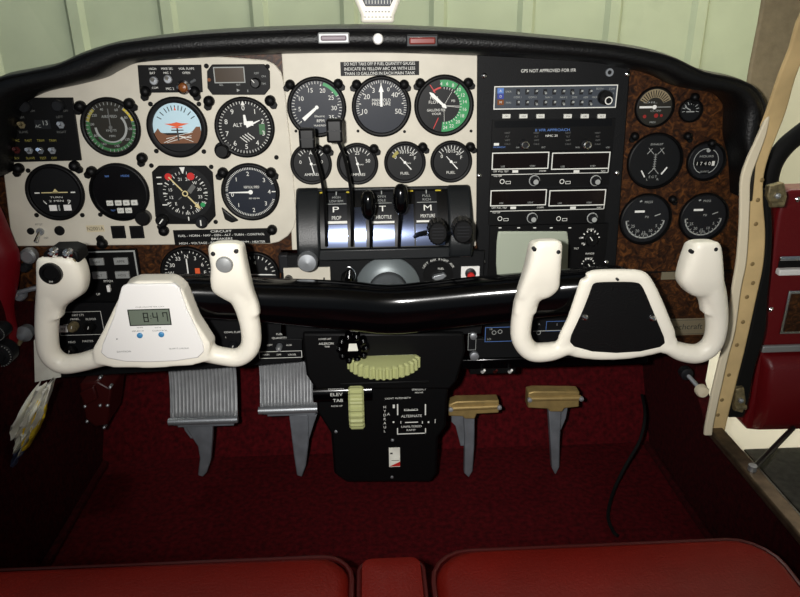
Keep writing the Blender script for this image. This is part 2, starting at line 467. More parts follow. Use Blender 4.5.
# turn indicator (dark)
t = gauge('turn_indicator', 'dark turn gauge with thin pale bar and two white windows, lowest left round gauge', 55.8,192.2,29.2, YF, 'black_dial'); r = t.r
k = MB('needle_yellow'); k.box(-r*.55,r*.5,-r*.02,r*.02,Z2,Z3); k.prism([(-r*.12,0),(r*.14,0),(r*.02,r*.16)],Z2,Z3); k.use('white_ink'); k.box(-r*.82,-r*.62,-r*.03,r*.02,Z2,Z3); k.box(r*.62,r*.80,-r*.03,r*.02,Z2,Z3); k.build('bar', t.o)
k = MB('white_ink'); k.text('TURN',0,-r*.2,r*.07,Z1,w=r*.5); k.text('L  2 MIN  R',0,-r*.35,r*.08,Z1,w=r*1.1)
k.arc(0,0,r*.62,r*.66,222,238,Z1); k.arc(0,0,r*.62,r*.66,122,138,Z1); k.build('markings', t.o)
k = MB('white_plate'); k.box(-r*.36,-r*.06,-r*.76,-r*.52,.001,Z2); k.box(r*.22,r*.52,-r*.76,-r*.52,.001,Z2); k.use('grey_ink'); k.box(r*.0,r*.06,-r*.76,-r*.52,.001,Z2); k.build('slip_window', t.o)

# storm display with buttons
t = gauge('weather_display', 'black round screen with six small light buttons below its middle', 120,192,29.8, YF, 'screen_black', 'display', inner=.9); r = t.r
for i,(bx,by,lab) in enumerate(((-.42,-.40,'CLR'),(-.10,-.40,'100'),(.20,-.40,'50'),(.50,-.40,'25'),(-.06,-.70,'TST'),(.24,-.70,'ON'))):
    b = MB('button_white').box((bx-.12)*r,(bx+.12)*r,(by-.10)*r,(by+.10)*r,.001,.004).build('button', t.o, bevel=.0005)
    MB('dark_ink').text(lab,bx*r,by*r,r*.08,.0042).build('lettering', b)
k = MB('dim_ink'); k.use('blue_ink'); k.text('360',-r*.38,r*.62,r*.08,Z1); k.text('MODE',r*.3,r*.62,r*.08,Z1); k.text('TEST',-r*.36,-r*.70,r*.06,Z1); k.build('lettering', t.o)
x,y = t.L(144.5,216.6); MB('black_plastic').lathe(x,y,[(.0105,0),(.0105,.010),(.0085,.0118)],24).build('knob', t.o)

# horizontal situation indicator (square, clipped corners)
t = Th('heading_indicator', 'square black heading indicator with two red flags and long yellow needle', 'gauge', 186.2,192.6, YF)
q = t.pts([(152.5,171.5),(159,165.3),(206,165.3),(213,172),(216,215.5),(209,223.5),(162,223.5),(156,216)])
MB('black_satin').prism(q,0,.004).build('bezel', t.o, bevel=.0008)
R = 27*t.s; r = R; z1=.0044; z2=.005; z3=.0056
MB('black_dial').disc(0,0,z1-.0001,R,48).build('dial', t.o)
k = MB('white_ink'); k.ticks(37,0,350,r*.72,r*.82,r*.018,z1+.0001); k.ticks(13,0,360,r*.66,r*.82,r*.03,z1+.0001)
nums(k,[('N',135),('3',165),('6',195),('E',225),('12',255),('15',285),('S',315),('21',345),('24',15),('W',45),('30',75),('33',105)],r*.55,r*.12,z1+.0001)
k.tick(0,0,0,r*.74,r*.98,r*.02,z2,r*.2); k.tick(0,0,180,r*.9,r*1.05,r*.04,z1)
for yy in (.62,.38): k.box(-r*.98,-r*.80,r*(yy-.02),r*(yy+.02),z1,z2)
k.box(-r*.9,-r*.72,-r*.44,-r*.40,z1,z2); k.build('compass_card', t.o)
k = MB('red'); k.cyl(-r*.54,r*.64,z2,z2+.0008,r*.13,20); k.cyl(r*.28,r*.64,z2,z2+.0008,r*.14,20); k.build('warning_flags', t.o)
k = MB('needle_yellow'); 
k.hand(-40,r*.14,r*.82,r*.045,z3,.0008); k.hand(140,r*.14,r*.74,r*.05,z3,.0008); k.hand(140,r*.56,r*.80,r*.18,z3,.0009,0.002*r); 
k.lathe(0,0,[(r*.11,z3),(r*.11,z3+.0008),(r*.07,z3+.0008),(r*.07,z3)],20,cap=False); k.build('course_needle', t.o)
k = MB('dim_ink'); k.prism([(r*.08,r*.10),(r*.30,r*.36),(r*.42,r*.24),(r*.20,-r*.02)],z2,z2+.0005); k.hand(-130,r*.2,r*.36,r*.03,z2,.0005); k.build('deviation_bar', t.o)
k = MB('green').cyl(r*.60,-r*.44,z2,z2+.0006,r*.09,14).build('heading_bug', t.o)
for (px,py,mt,a) in ((163.7,219,'black_plastic',40),(202.8,220.5,'charcoal',0)):
    x,y = t.L(px,py); kb = MB(mt).lathe(x,y,[(.0088,.0),(.0088,.010),(.0065,.0125)],20).build('knob', t.o)
    MB('white_ink').hand(a,-.004,.004,.0016,.0127,.0003,cx=x,cy=y).build('pointer_mark', kb)

# vertical speed indicator
t = gauge('vertical_speed_indicator', 'blue-hazed vertical speed gauge with needle pointing left, below the altimeter', 250.8,191.8,29.2, YF, 'hazed_dial'); r = t.r
k = MB('white_ink'); k.ticks(41,-90,70,r*.9,r*.99,r*.022,Z1); k.ticks(41,110,270,r*.9,r*.99,r*.022,Z1)
nums(k,[('1',-45),('2',-4),('3',50),('4',90),('3',130),('2',175),('1',225),('0',-97)],r*.74,r*.17); k.tick(0,0,90,r*.84,r*1.0,r*.04,Z1)
k.text('VERTICAL SPEED',r*.05,r*.2,r*.1,Z1,w=r*.62); k.text('FEET PER MIN',r*.12,-r*.26,r*.06,Z1,w=r*.42); k.build('markings', t.o)
k = MB('white_needle').hand(-90,0,r*.86,r*.07,Z3,.0008,r*.03); k.cyl(0,0,Z1,Z3,r*.09,16); k.build('needle', t.o)
x,y = t.L(232,213); MB('black_plastic').prism([(x-.013,y+.010),(x+.009,y-.010),(x-.001,y-.013),(x-.010,y-.008)],0,.006).build('adjuster_housing', t.o, bevel=.002)

# tachometer, manifold pressure, fuel flow
t = gauge('tachometer', 'tachometer with digits and white hand at low left, leftmost large engine gauge', 316.9,107.2,29.6, YE, 'hazed_dial'); r = t.r
k = MB('white_ink'); k.ticks(36,-130,120,r*.88,r*.98,r*.02,Z1); k.ticks(8,-130,120,r*.82,r*.98,r*.034,Z1)
nums(k,[('5',-95),('10',-60),('15',-18),('20',22),('25',58),('30',93),('35',125)],r*.68,r*.17); k.text('RPM',r*.12,-r*.52,r*.12,Z1); k.text('Electric',r*.1,-r*.34,r*.08,Z1,w=r*.4); k.text('HUNDREDS',r*.1,-r*.7,r*.07,Z1,w=r*.5); k.build('markings', t.o)
MB('green').arc(0,0,r*.86,r*.98,18,62,Z2).build('green_arc', t.o)
MB('white_needle').hand(230,-r*.06,r*.72,r*.09,Z3,.0008,r*.15).cyl(0,0,Z1,Z3,r*.07,16).build('needle', t.o)

t = gauge('manifold_pressure_gauge', 'manifold pressure gauge with white hand pointing straight up, middle large engine gauge', 381.4,106.4,29.7, YE, 'hazed_dial'); r = t.r
k = MB('white_ink'); k.ticks(41,-110,110,r*.88,r*.98,r*.02,Z1); k.ticks(9,-110,110,r*.80,r*.98,r*.034,Z1)
nums(k,[('10',-105),('20',-56),('3',-26),('40',50),('50',106)],r*.68,r*.19); k.text('0',r*.28,r*.64,r*.15,Z1); k.text('MANIFOLD',0,r*.24,r*.12,Z1,w=r*.72); k.text('PRESSURE',0,r*.10,r*.12,Z1,w=r*.72); k.build('markings', t.o)
MB('white_needle').hand(0,r*.0,r*.55,r*.09,Z3,.0008,r*.09).hand(0,r*.55,r*.84,r*.2,Z3,.0008,.001*r).build('needle', t.o)

t = gauge('fuel_flow_gauge', 'fuel flow gauge with broad green right arc, rightmost large engine gauge', 443.8,105.6,29.7, YE, 'black_dial'); r = t.r
k = MB('green'); k.arc(0,0,r*.62,r*.99,38,185,Z1,40); k.arc(0,0,r*.72,r*.96,-10,34,Z1); k.use('red'); k.arc(0,0,r*.66,r*.72,-38,-10,Z1); k.hand(-35,r*.6,r*.96,r*.03,Z1,.0002); k.hand(205,r*.5,r*.96,r*.03,Z1,.0002); k.build('coloured_arcs', t.o)
k = MB('white_ink'); nums(k,[('4',-8),('6',8),('8',24),('10',44),('12',62),('14',80),('16',100),('18',118),('20',138),('22',158),('24',176)],r*.83,r*.13,Z2); k.ticks(20,0,180,r*.62,r*.7,r*.02,Z2)
k.text('FUEL',-r*.36,r*.30,r*.12,Z1); k.text('FLOW',-r*.36,r*.14,r*.12,Z1); k.text('GALLONS PER',-r*.30,-r*.16,r*.10,Z1,w=r*.72); k.text('HOUR',-r*.28,-r*.30,r*.09,Z1); k.text('PSI',r*.36,r*.18,r*.09,Z1)
k.hand(92,r*.05,r*.62,r*.015,Z1,.0002); k.hand(97,r*.05,r*.62,r*.012,Z1,.0002); k.hand(30,r*.1,r*.6,r*.012,Z1,.0002); k.hand(178,r*.1,r*.6,r*.012,Z1,.0002); k.build('markings', t.o)
MB('white_needle').hand(-48,-r*.12,r*.62,r*.07,Z3,.0008,r*.14).hand(-48,r*.62,r*.76,r*.14,Z3,.0008,.001).cyl(0,0,Z1,Z3,r*.08,16).build('needle', t.o)

def small(name, label, px, py, word, nm, ang, ylw):
    t = gauge(name, label, px, py, 20.8, YE, 'black_dial', inner=.84); r = t.r
    k = MB('white_ink'); k.ticks(9,-50,50,r*.72,r*.92,r*.035,Z1); nums(k,nm,r*.62,r*.20); k.text(word,0,-r*.62,r*.16,Z1,w=r*(.85 if len(word) > 5 else .5))
    k.text('mini',r*.18,-r*.04,r*.1,Z1,w=r*.3); k.build('markings', t.o)
    if ylw: MB('dull_yellow').arc(0,0,r*.62,r*.80,-66,-32,Z2).build('yellow_arc', t.o)
    MB('white_needle').hand(ang,-r*.55,r*.42,r*.06,Z3,.0006,r*.035).cyl(0,0,Z1,Z3,r*.08,12).build('needle', t.o)
small('ammeter','ammeter reading zero, leftmost of four small round gauges above the quadrant',311.3,163.6,'AMPERES',[('0',-80),('A',0),('0',80)],-14,False)
small('ammeter','ammeter with numerals 25 and 50, second small gauge, behind a prop lever shaft',357.5,163.6,'AMPERES',[('0',-80),('25',0),('50',75)],-14,False)
small('fuel_gauge','fuel quantity gauge, third small gauge from the left above the quadrant',404.8,162.2,'FUEL',[('0',-60),('10',-15),('15',12),('20',40),('F',68)],-42,True)
small('fuel_gauge','fuel quantity gauge, rightmost small gauge beside the black radio panel',451,161.4,'FUEL',[('0',-60),('10',-15),('15',12),('20',40),('F',68)],-42,False)

# gauges low on the left, in the wood
t = gauge('radio_compass', 'round compass gauge with white numerals and orange mark, low left in the wood behind yoke', 188.5,272,27.5, YB, 'black_dial'); r = t.r
k = MB('white_ink'); k.ticks(37,0,360,r*.88,r*.98,r*.025,Z1); nums(k,[('33',-30),('N',0),('3',30),('30',-62),('W',-92),('6',62),('E',92),('12',125),('S',180),('24',235)],r*.72,r*.17); k.build('markings', t.o)
MB('orange').box(r*.3,r*.5,-r*.1,r*.18,Z1,Z2).build('orange_flag', t.o)
MB('white_needle').hand(0,-r*.6,r*.62,r*.05,Z3,.0006).build('needle', t.o)
t = gauge('suction_gauge', 'dark round gauge low in the wood right of the left yoke, needle lying level', 256,274,24, YB, 'black_dial'); r = t.r
k = MB('white_ink'); k.ticks(19,-120,120,r*.8,r*.95,r*.03,Z1); nums(k,[('2',-60),('4',0),('6',60)],r*.6,r*.18); k.build('markings', t.o)
MB('white_needle').hand(92,-r*.6,r*.8,r*.05,Z3,.0006).build('needle', t.o)

# gauges on the right, in the wood
t = gauge('engine_gauge', 'round triple engine gauge with two red marks and thick white bar, top right wood', 654,107,19.6, YB, 'brown_dial', inner=.9); r = t.r
k = MB('brown_post'); k.arc(0,0,r*.52,r*.96,-66,66,Z1); k.build('pale_arc', t.o)
k = MB('black_plastic'); k.ticks(13,-60,60,r*.55,r*.9,r*.05,Z2); k.build('scale', t.o)
k = MB('grey_ink'); k.text('OIL  F',0,r*.26,r*.1,Z1,w=r*1.3); k.text('CYL TEMP',r*.1,-r*.2,r*.1,Z1,w=r*.6); k.text('PRESS',0,-r*.82,r*.1,Z1); k.box(r*.15,r*.92,-r*.02,r*.02,Z1,Z2); k.build('markings', t.o)
MB('white_needle').box(-r*.85,-r*.1,-r*.05,r*.06,Z2,Z3).cyl(0,0,Z1,Z3,r*.12,12).build('needle', t.o)
k = MB('dull_red'); k.cyl(-r*.5,-r*.5,Z1,Z2,r*.10,12); k.cyl(r*.15,-r*.46,Z1,Z2,r*.12,12); k.cyl(r*.45,-r*.46,Z1,Z2,r*.08,12); k.build('red_marks', t.o)
t = gauge('small_gauge', 'smallest dark gauge at upper right of the wood, right of the triple gauge', 690,110.2,11.6, YB, 'black_dial'); r = t.r
k = MB('grey_ink'); k.ticks(9,-100,100,r*.55,r*.85,r*.06,Z1); k.hand(-60,0,r*.7,r*.1,Z1,.0004); k.box(-r*.4,r*.4,-r*.18,-r*.08,Z1,Z2); k.build('markings', t.o)
t = gauge('dual_temperature_gauge', 'largest right gauge with crossing marks and two slanted white needles', 654.4,161,27.6, YB, 'black_dial', inner=.9); r = t.r
k = MB('grey_ink'); k.text('EXHAUST',0,r*.66,r*.08,Z1,w=r*.5)
for sx in (-1,1):
    k.tube([(sx*r*.08,r*.28,Z1),(sx*r*.30,r*.52,Z1)],r*.014,5); k.tube([(sx*r*.34,r*.28,Z1),(sx*r*.16,r*.50,Z1)],r*.014,5); k.tube([(0,-r*.28,Z1),(sx*r*.2,-r*.5,Z1)],r*.014,5)
for i in range(7): k.box(-r*.06,r*.06,-r*.3+i*r*.09,-r*.28+i*r*.09,Z1,Z2)
k.box(-r*.012,r*.012,-r*.3,r*.3,Z1,Z2); k.text('E G T',0,-r*.62,r*.1,Z1); k.text('L        R',0,-r*.72,r*.08,Z1,w=r*.5); k.build('markings', t.o)
k = MB('white_needle'); k.tube([(-r*.5,-r*.36,Z3),(-r*.34,-r*.62,Z3)],r*.03,6); k.tube([(r*.52,-r*.24,Z3),(r*.32,-r*.52,Z3)],r*.03,6); k.build('needles', t.o)
t = gauge('hour_meter', 'hour meter with a row of white counter digits, at the right edge of the wood', 705.5,161,19.4, YB, 'charcoal', inner=.88); r = t.r
k = MB('grey_ink'); k.text('HOURS',0,r*.28,r*.13,Z1,w=r*.8); k.cyl(r*.05,r*.62,Z1,Z2,r*.12,12); k.arc(0,0,r*.7,r*.74,-40-180+20,180+20,Z1,20); k.text('QUARTZ',0,-r*.6,r*.1,Z1,w=r*.5); k.build('markings', t.o)
k = MB('black_plastic').quad(-r*.66,r*.52,-r*.28,r*.02,Z1); k.use('white_ink')
for i,d in enumerate('1740'): k.text(d,-r*.5+i*r*.24,-r*.13,r*.2,Z2)
k.box(r*.36,r*.52,-r*.26,0,Z1,Z2); k.build('counter', t.o)
for px,py,rp,lab in ((645,219,25.8,'fuel pressure gauge with pale lower arc, lower left of the right wood panel'),(703,217,24.4,'fuel pressure gauge with pale lower arc, just above the right grip of right yoke')):
    t = gauge('pressure_gauge', lab, px,py,rp, YB, 'charcoal', inner=.9); r = t.r
    k = MB('grey_ink'); k.arc(0,0,r*.78,r*.84,95,265,Z1,30); k.ticks(13,95,265,r*.70,r*.84,r*.03,Z1); nums(k,[('5',120),('10',150),('15',180),('20',210),('25',240)],r*.58,r*.13)
    k.text('PSI',r*.05,r*.1,r*.1,Z1); k.text('FUEL',r*.05,-r*.66,r*.1,Z1); k.text('PRESS',r*.05,r*.74,r*.1,Z1); k.hand(70,r*.4,r*.66,r*.04,Z1,.0003); k.hand(-20,r*.8,r*.86,r*.1,Z1,.0003); k.build('markings', t.o)
    MB('white_needle').box(-r*.5,-r*.08,r*.30,r*.39,Z2,Z3).build('needle', t.o)

# ------------------------------------------------------------------ post lights around the gauges
PLM = None
def post_light(px, py, Y, rot, label, k=1.0):
    global PLM
    t = bpy.data.objects
    if PLM is None:
        b = MB('black_satin'); b.lathe(0,0,[(.0072,0),(.0072,.005),(.006,.0085),(.0035,.0105),(0,.011)],16)
        b.prism([(-.0055,0),(.0055,0),(.0045,-.0098),(0,-.0125),(-.0045,-.0098)],0,.006)
        PLM = b.build('post_light', None, bevel=.0006, seg=1); o = PLM
    else:
        o = PLM.copy(); COL.objects.link(o)
    o.location = P(px,py,Y); o.rotation_euler = (PI/2, rot, 0); o.scale = (k,k,k)
    tag(o, label, 'lamp', 'black post lights around the gauges')
for px,py,rot,w in ((81.2,106,.6,'at upper left of the ringed airspeed gauge'),(130,103.3,-.8,'at upper right of the ringed airspeed gauge'),(142.7,157.6,.3,'between airspeed gauge and square heading indicator'),
    (19.6,168,.5,'below the black switch panel, at the far left edge'),(75.4,165.6,-.8,'at upper right of the lowest left turn gauge'),(92.5,171,.9,'at upper left of the six button screen'),(103,243,2.9,'on the lower edge of the cream panel below two black squares'),
    (146.3,91.4,.3,'at upper left of the attitude indicator'),(195.3,91.4,-.3,'at upper right of the attitude indicator'),(209.5,101,.3,'at upper left of the altimeter'),(270.4,100.5,-.6,'at upper right of the altimeter'),
    (223.2,172.2,.8,'at upper left of the vertical speed gauge'),(271.2,172.2,-.8,'at upper right of the vertical speed gauge'),(164.4,230.3,2.7,'below left corner of the square heading indicator'),(272.3,229.3,1.0,'at right end of the circuit placard')):
    post_light(px,py,YF,rot,'small black post light '+w)
for px,py,rot,w in ((290.2,84.4,.8,'at upper left of the tachometer'),(338.2,83.6,-.8,'at upper right of the tachometer'),(356.6,84.4,.8,'at upper left of the manifold pressure gauge'),(404,84.4,-.8,'at upper right of the manifold pressure gauge'),
    (420,83,.8,'at upper left of the fuel flow gauge'),(468,82.5,-.8,'at upper right of the fuel flow gauge'),(327,149,-.8,'above right of the leftmost ammeter'),(374,148.5,-.8,'above right of the second ammeter'),(422.6,146.8,-.8,'above right of the left fuel gauge'),(470,146.5,-.8,'above right of the right fuel gauge')):
    post_light(px,py,YE,rot,'small black post light '+w,.9)
for px,py,rot,w in ((694,97,0,'above the smallest gauge in the right wood'),(634,136,.6,'at upper left of the largest right wood gauge'),(687,136,-.6,'between smallest gauge and hour meter'),(711,143,-.2,'above the hour meter'),(672,199,-.6,'between the two lower right pressure gauges')):
    post_light(px,py,YB,rot,'small black post light '+w,.8)

# ------------------------------------------------------------------ switch panels on the left
t = Th('switch_unit', 'black switch panel with small toggles at the far upper left under the glareshield', 'switch panel', 45,128, YF)
MB('black_satin').prism(t.pts([(6,100),(20,97.5),(73.5,97.3),(82.3,160),(5,162)]),0,.004).build('plate', t.o, bevel=.0006)
k = MB('dim_ink')
for s,px,py,h in (('TRIM',22,117,2.4),('LEFT',61,116.5,2.4),('SLAVE',25,131.5,2.4),('RIGHT',63,131.5,2.4),('DIM',34,110.5,2),('OFF',67,110.5,2)):
    x,y = t.L(px,py); k.text(s,x,y,h*t.s,.0045)
k.use('dull_yellow')
for s,px,py,h in (('VAC',18,140,2.4),('FAST',30,140,2.4),('TRIM',42,140,2.4),('TRIM',54,140,2.4),('SLV',18.5,157.5,2.4),('SLAVE',32,157.5,2.4),('TEST',44.5,157.5,2.4),('OFF',55.5,157.5,2.4)):
    x,y = t.L(px,py); k.text(s,x,y,h*t.s,.0045)
k.build('lettering', t.o)
for px,py,mt in ((23.5,124.5,'dirty_metal'),(62.5,124.5,'steel'),(18.5,149.5,'dark_red'),(31,150,'steel'),(42,150,'chrome'),(54,150,'steel')):
    x,y = t.L(px,py); b = MB(mt).cyl(x,y,.004,.0055,.0048,6).build('switch_collar', t.o)
    MB(mt).tube([(x,y,.005),(x+.0008,y+.003,.014)],[.0017,.0024],8).build('toggle', b)
k = MB('charcoal'); x0,x1,y0,y1 = t.rect(36.5,119.5,52,128.5); k.box(x0,x1,y0,y1,.004,.005); k.use('grey_ink'); k.text('13',(x0+x1)/2+.004,(y0+y1)/2+.002,.006,.0054); k.text('AC',(x0+x1)/2-.006,(y0+y1)/2-.002,.004,.0054); k.build('counter_window', t.o)
for px,py in ((28,106),(61,105)):
    x,y = t.L(px,py); MB('charcoal').lathe(x,y,[(.0075,.004),(.0075,.012),(.006,.014)],16).build('knob', t.o)

t = Th('switch_unit', 'small black switch panel with amber lamp above the attitude indicator', 'switch panel', 170,79, YF)
MB('black_satin').prism(t.pts([(138.3,65),(201.5,64.6),(203,92),(140.5,92.6)]),0,.004).build('plate', t.o, bevel=.0006)
k = MB('white_ink')
for s,px,py,h in (('HIGH',153.5,68.6,2.2),('BAT',153.5,72.8,2.2),('MIKE SEL',168,68.4,2.2),('MIC 1',168,72.6,2.2),('VOR. FLAPS',187,68.4,2.2),('OPEN',187,72.6,2.2),('COM',156,87.5,2.0),('MIC 2',171,88.4,2.4)):
    x,y = t.L(px,py); k.text(s,x,y,h*t.s,.0045)
k.build('lettering', t.o)
for px,py in ((155,80.5),(169,79)):
    x,y = t.L(px,py); b = MB('steel').lathe(x,y,[(.0055,.004),(.0055,.006),(.0045,.0068)],12).build('switch_collar', t.o); MB('chrome').tube([(x,y,.006),(x+.0008,y+.002,.014)],[.0018,.0027],8).build('toggle', b)
x,y = t.L(184.7,87); b = MB('chrome').lathe(x,y,[(.0088,.004),(.0088,.0075),(.006,.009),(.0055,.007)],20,cap=False).build('lamp_ring', t.o); MB('amber').lathe(x,y,[(.0058,.005),(.0058,.008),(.004,.0105),(0,.0112)],16).build('lamp_lens', b)
b = MB('steel').tube([(x+.010,y+.006,.004),(x+.016,y+.009,.008)],.0018,8).build('toggle', t.o)

t = Th('timer', 'small dark digital timer with clipped corners at top right of the cream flight panel', 'timer', 239,79.3, YF)
MB('black_satin').prism(t.pts([(207.5,71),(212.5,64.3),(264.5,64),(270,71),(270.3,88),(265,94.6),(213,94.6),(208,88)]),0,.004).build('case', t.o, bevel=.0008)
x0,x1,y0,y1 = t.rect(215.5,67.6,244.5,81.8)
MB('timer_screen').box(x0,x1,y0,y1,.003,.0046).build('screen', t.o); MB('grey_ink').frame(x0-.0012,x1+.0012,y0-.0012,y1+.0012,.0013,.005).build('screen_frame', t.o)
k = MB('grey_ink')
for s,px,py,h in (('SEL',222,84.5,2),('SET',239,84.5,2),('OFF',257,73,2),('ON',264,76,2),('TIM',264,83.5,2),('E',248.5,90.5,2.4)):
    x,y = t.L(px,py); k.text(s,x,y,h*t.s,.0045)
x,y = t.L(239,90); k.poly([(x-.002,y-.002),(x-.002,y+.002),(x+.002,y)],.0045); k.build('lettering', t.o)
x,y = t.L(256.5,82.5); kb = MB('black_plastic').lathe(x,y,[(.0065,.004),(.0065,.012),(.005,.014)],18).build('knob', t.o); MB('white_ink').hand(-40,.001,.006,.001,.0142,.0003,cx=x,cy=y).build('pointer_mark', kb)
x,y = t.L(210,79.5); MB('amber').cyl(x,y,.004,.006,.0022,10).build('indicator_lamp', t.o)

for px,py,w in ((118.7,231.9,'left of the two black square covers under the button screen'),(137.2,231.9,'right of the two black square covers under the button screen')):
    t = Th('square_cover', w, 'cover', px,py,YF,'black square covers'); MB('black_satin').box(-6.9*t.s,6.9*t.s,-6.6*t.s,6.6*t.s,0,.002).build('plate', t.o, bevel=.0005)
    MB('charcoal').frame(-6.2*t.s,6.2*t.s,-5.9*t.s,5.9*t.s,.0007,.0024).build('rim', t.o)
t = Th('toggle_switch', 'chrome toggle switch at bottom left of the cream flight panel', 'switch', 40.5,231.5, YF)
MB('steel').lathe(0,0,[(.0055,0),(.0055,.002),(.0042,.004)],12).build('collar', t.o); MB('chrome').tube([(0,0,.003),(-.003,-.011,.014)],[.002,.003],8).build('lever', t.o)
MB('dark_ink').text('PITOT',0,7.5*t.s,2*t.s,.0004).text('OFF',.006,-7*t.s,2*t.s,.0004).build('lettering', t.o)
o = MB('rubber').lathe(0,0,[(.0048,0),(.0048,.002),(.003,.0035)],14).build('push_button'); o.location = P(31,231,YF); o.rotation_euler=(PI/2,0,0); tag(o,'tiny black button left of the chrome toggle, bottom left of cream panel','button')
o = MB('rubber').lathe(0,0,[(.0068,0),(.0068,.002),(.0045,.0022),(.0045,.0005)],18).build('jack_socket'); o.location = P(59.8,230.5,YF); o.rotation_euler=(PI/2,0,0); tag(o,'round black socket right of the chrome toggle, bottom left of cream panel','socket')

# annunciator box behind the left yoke
t = Th('button_panel', 'dark panel of grey push buttons with pale frame behind the left yoke', 'button panel', 105,275, YB)
x0,x1,y0,y1 = t.rect(64,249,142,305); MB('black_satin').box(x0,x1,y0,y1,0,.006).build('plate', t.o)
k = MB('grey_ink').frame(x0,x1-.002,y0+.002,y1-.001,.0022,.0064).build('outline', t.o)
for px,py,s in ((99,259.8,'NAV'),(123,259.2,'APPR'),(101.8,273.2,'ALT'),(124.4,272.8,'HDG'),(80.5,261,'REV'),(82.5,274,'ON')):
    a,b,c,d = t.rect(px-7,py-3.4,px+7,py+3.4); bt = MB('button_grey').box(a,b,c,d,.006,.010).build('push_button', t.o, bevel=.0006)
    MB('dark_ink').text(s,(a+b)/2,(c+d)/2,2.6*t.s,.0103).build('lettering', bt)
x,y = t.L(111,286); MB('white_plate').box(x-.0022,x+.0022,y-.005,y+.005,.006,.012).build('rocker_switch', t.o, bevel=.0008)
k = MB('white_ink'); k.text('PITCH',x,y+.010,2.4*t.s,.0065); a,b = t.L(100,292.5); k.text('UP',a,b,2.4*t.s,.0065); a,b = t.L(82,302.5); k.text('CAUTION',a,b,1.8*t.s,.0065); k.build('lettering', t.o)
for px,py,r_,mt,lab in ((33.5,252.5,8,'steel','bright chrome knob just left of the trim switch grip of left yoke'),(30,264,5,'charcoal','small dark knob below the bright chrome knob by left yoke'),(25,292,5.5,'alu_dark','grey lever knob on the wood left of the left yoke grip')):
    o = MB(mt).lathe(0,0,[(r_*.0008,0),(r_*.0008,.006),(r_*.00138,.008),(r_*.00138,.018),(r_*.001,.021)],18).build('pull_knob'); o.location = P(px,py,YB); o.rotation_euler=(PI/2,0,0); tag(o,lab,'knob')
# ------------------------------------------------------------------ radio rack
rk = Sub(550,170,YR)
rk.make(MB('black_crinkle').prism(rk.pts([(477.5,52),(631,56),(627,110),(614.5,283),(484,286),(476.5,240)]),-.010,0),'radio_plate','tall black radio rack plate',bevel=.001)
k = MB('white_ink'); x,y = rk.L(548.5,70.5); k.text('GPS NOT APPROVED FOR IFR',x,y,3.0*rk.s,.0004,w=52*rk.s); k.build('lettering', rk.o)
for px,py in ((484,75.7),(627.3,74),(478.9,175.7),(617,173),(606,262.3),(483.5,262)):
    x,y = rk.L(px,py); MB('chrome').lathe(x,y,[(.0036,0),(.0036,.001),(.0022,.0022),(0,.0026)],12).build('screw', rk.o)
x,y = rk.L(609,72.3); MB('steel').lathe(x,y,[(.0052,0),(.0052,.003),(.0028,.003),(.0028,.0005)],16,cap=False).build('lock', rk.o)

def unit(name, label, quad, cat='radio'):
    xs = [q[0] for q in quad]; ys = [q[1] for q in quad]
    t = Th(name, label, cat, sum(xs)/4, sum(ys)/4, YR)
    return t
# audio panel
t = Th('audio_panel', 'audio selector panel with white outline and two rows of switches, top of the radio rack', 'radio', 555,97, YR)
x0,x1,y0,y1 = t.rect(493.5,85.2,616,108.4)
MB('radio_face').box(x0,x1,y0,y1,0,.003).build('face', t.o); MB('white_ink').frame(x0,x1,y0,y1,.0013,.0034).build('outline', t.o)
for i,px in enumerate((517.5,526.5,535.5,544.5,553.5,562.5,571.5,580.5,589.5)):
    for j,py in enumerate((91.5,102.5)):
        x,y = t.L(px,py); b = MB('charcoal').box(x-.0024,x+.0024,y-.0036,y+.0036,.003,.0036).build('switch', t.o); MB('grey_ink').tube([(x,y,.0035),(x,y+(.0015 if (i+j)%3 else -.0015),.0085)],[.0012,.0016],6).build('toggle', b)
k = MB('grey_ink')
for s,px,py in (('COM 1',517,97),('COM 2',532,97),('NAV 1',548,97),('NAV 2',563,97),('DME',574,97),('ADF',585,97),('MKR',594,97),('SPKR',508,91.5),('PHN',508,102.5),('BOTH',599,88.5),('COM',611,88.5),('1',612.5,93)):
    x,y = t.L(px,py); k.text(s,x,y,1.9*t.s,.0034)
k.build('lettering', t.o)
for py,mt,s in ((90.5,'blue_ink','A'),(96,'blue','O'),(102,'amber','M')):
    x,y = t.L(500,py); b = MB(mt).box(x-.0042,x+.0042,y-.0034,y+.0034,.003,.0045).build('marker_lamp', t.o); MB('white_ink').text(s,x,y,.003,.0047).build('lettering', b)
x,y = t.L(603.5,97); MB('black_plastic').lathe(x,y,[(.0095,.003),(.0095,.010),(.0085,.012)],24).build('knob', t.o)
x2,y2 = t.L(604,99.2); b = MB('black_plastic').lathe(x2,y2,[(.005,.010),(.005,.018),(.004,.019)],18).build('inner_knob', t.o); MB('white_ink').lathe(x2,y2,[(.0052,.0192),(.0038,.0192)],20,cap=False).build('ring_mark', b)
for i,px in enumerate((506,523,540,567.2,584.2,601)):
    x,y = rk.L(px,115.9); o = MB('button_white').box(-.0055,.0055,-.0028,.0028,0,.004).build('push_button', None, bevel=.0006); o.location = P(px,115.9,YR); o.rotation_euler=(PI/2,0,0)
    MB('dark_ink').text(['CRS','MSG','NAV','VNV','OBS','ALT'][i],0,0,.0022,.0043).build('lettering', o)
    tag(o, 'pale push button in the rack row, '+['first from the left','second from the left','third from the left','third from the right','second from the right','first from the right'][i], 'button', 'pale push buttons under the audio panel')
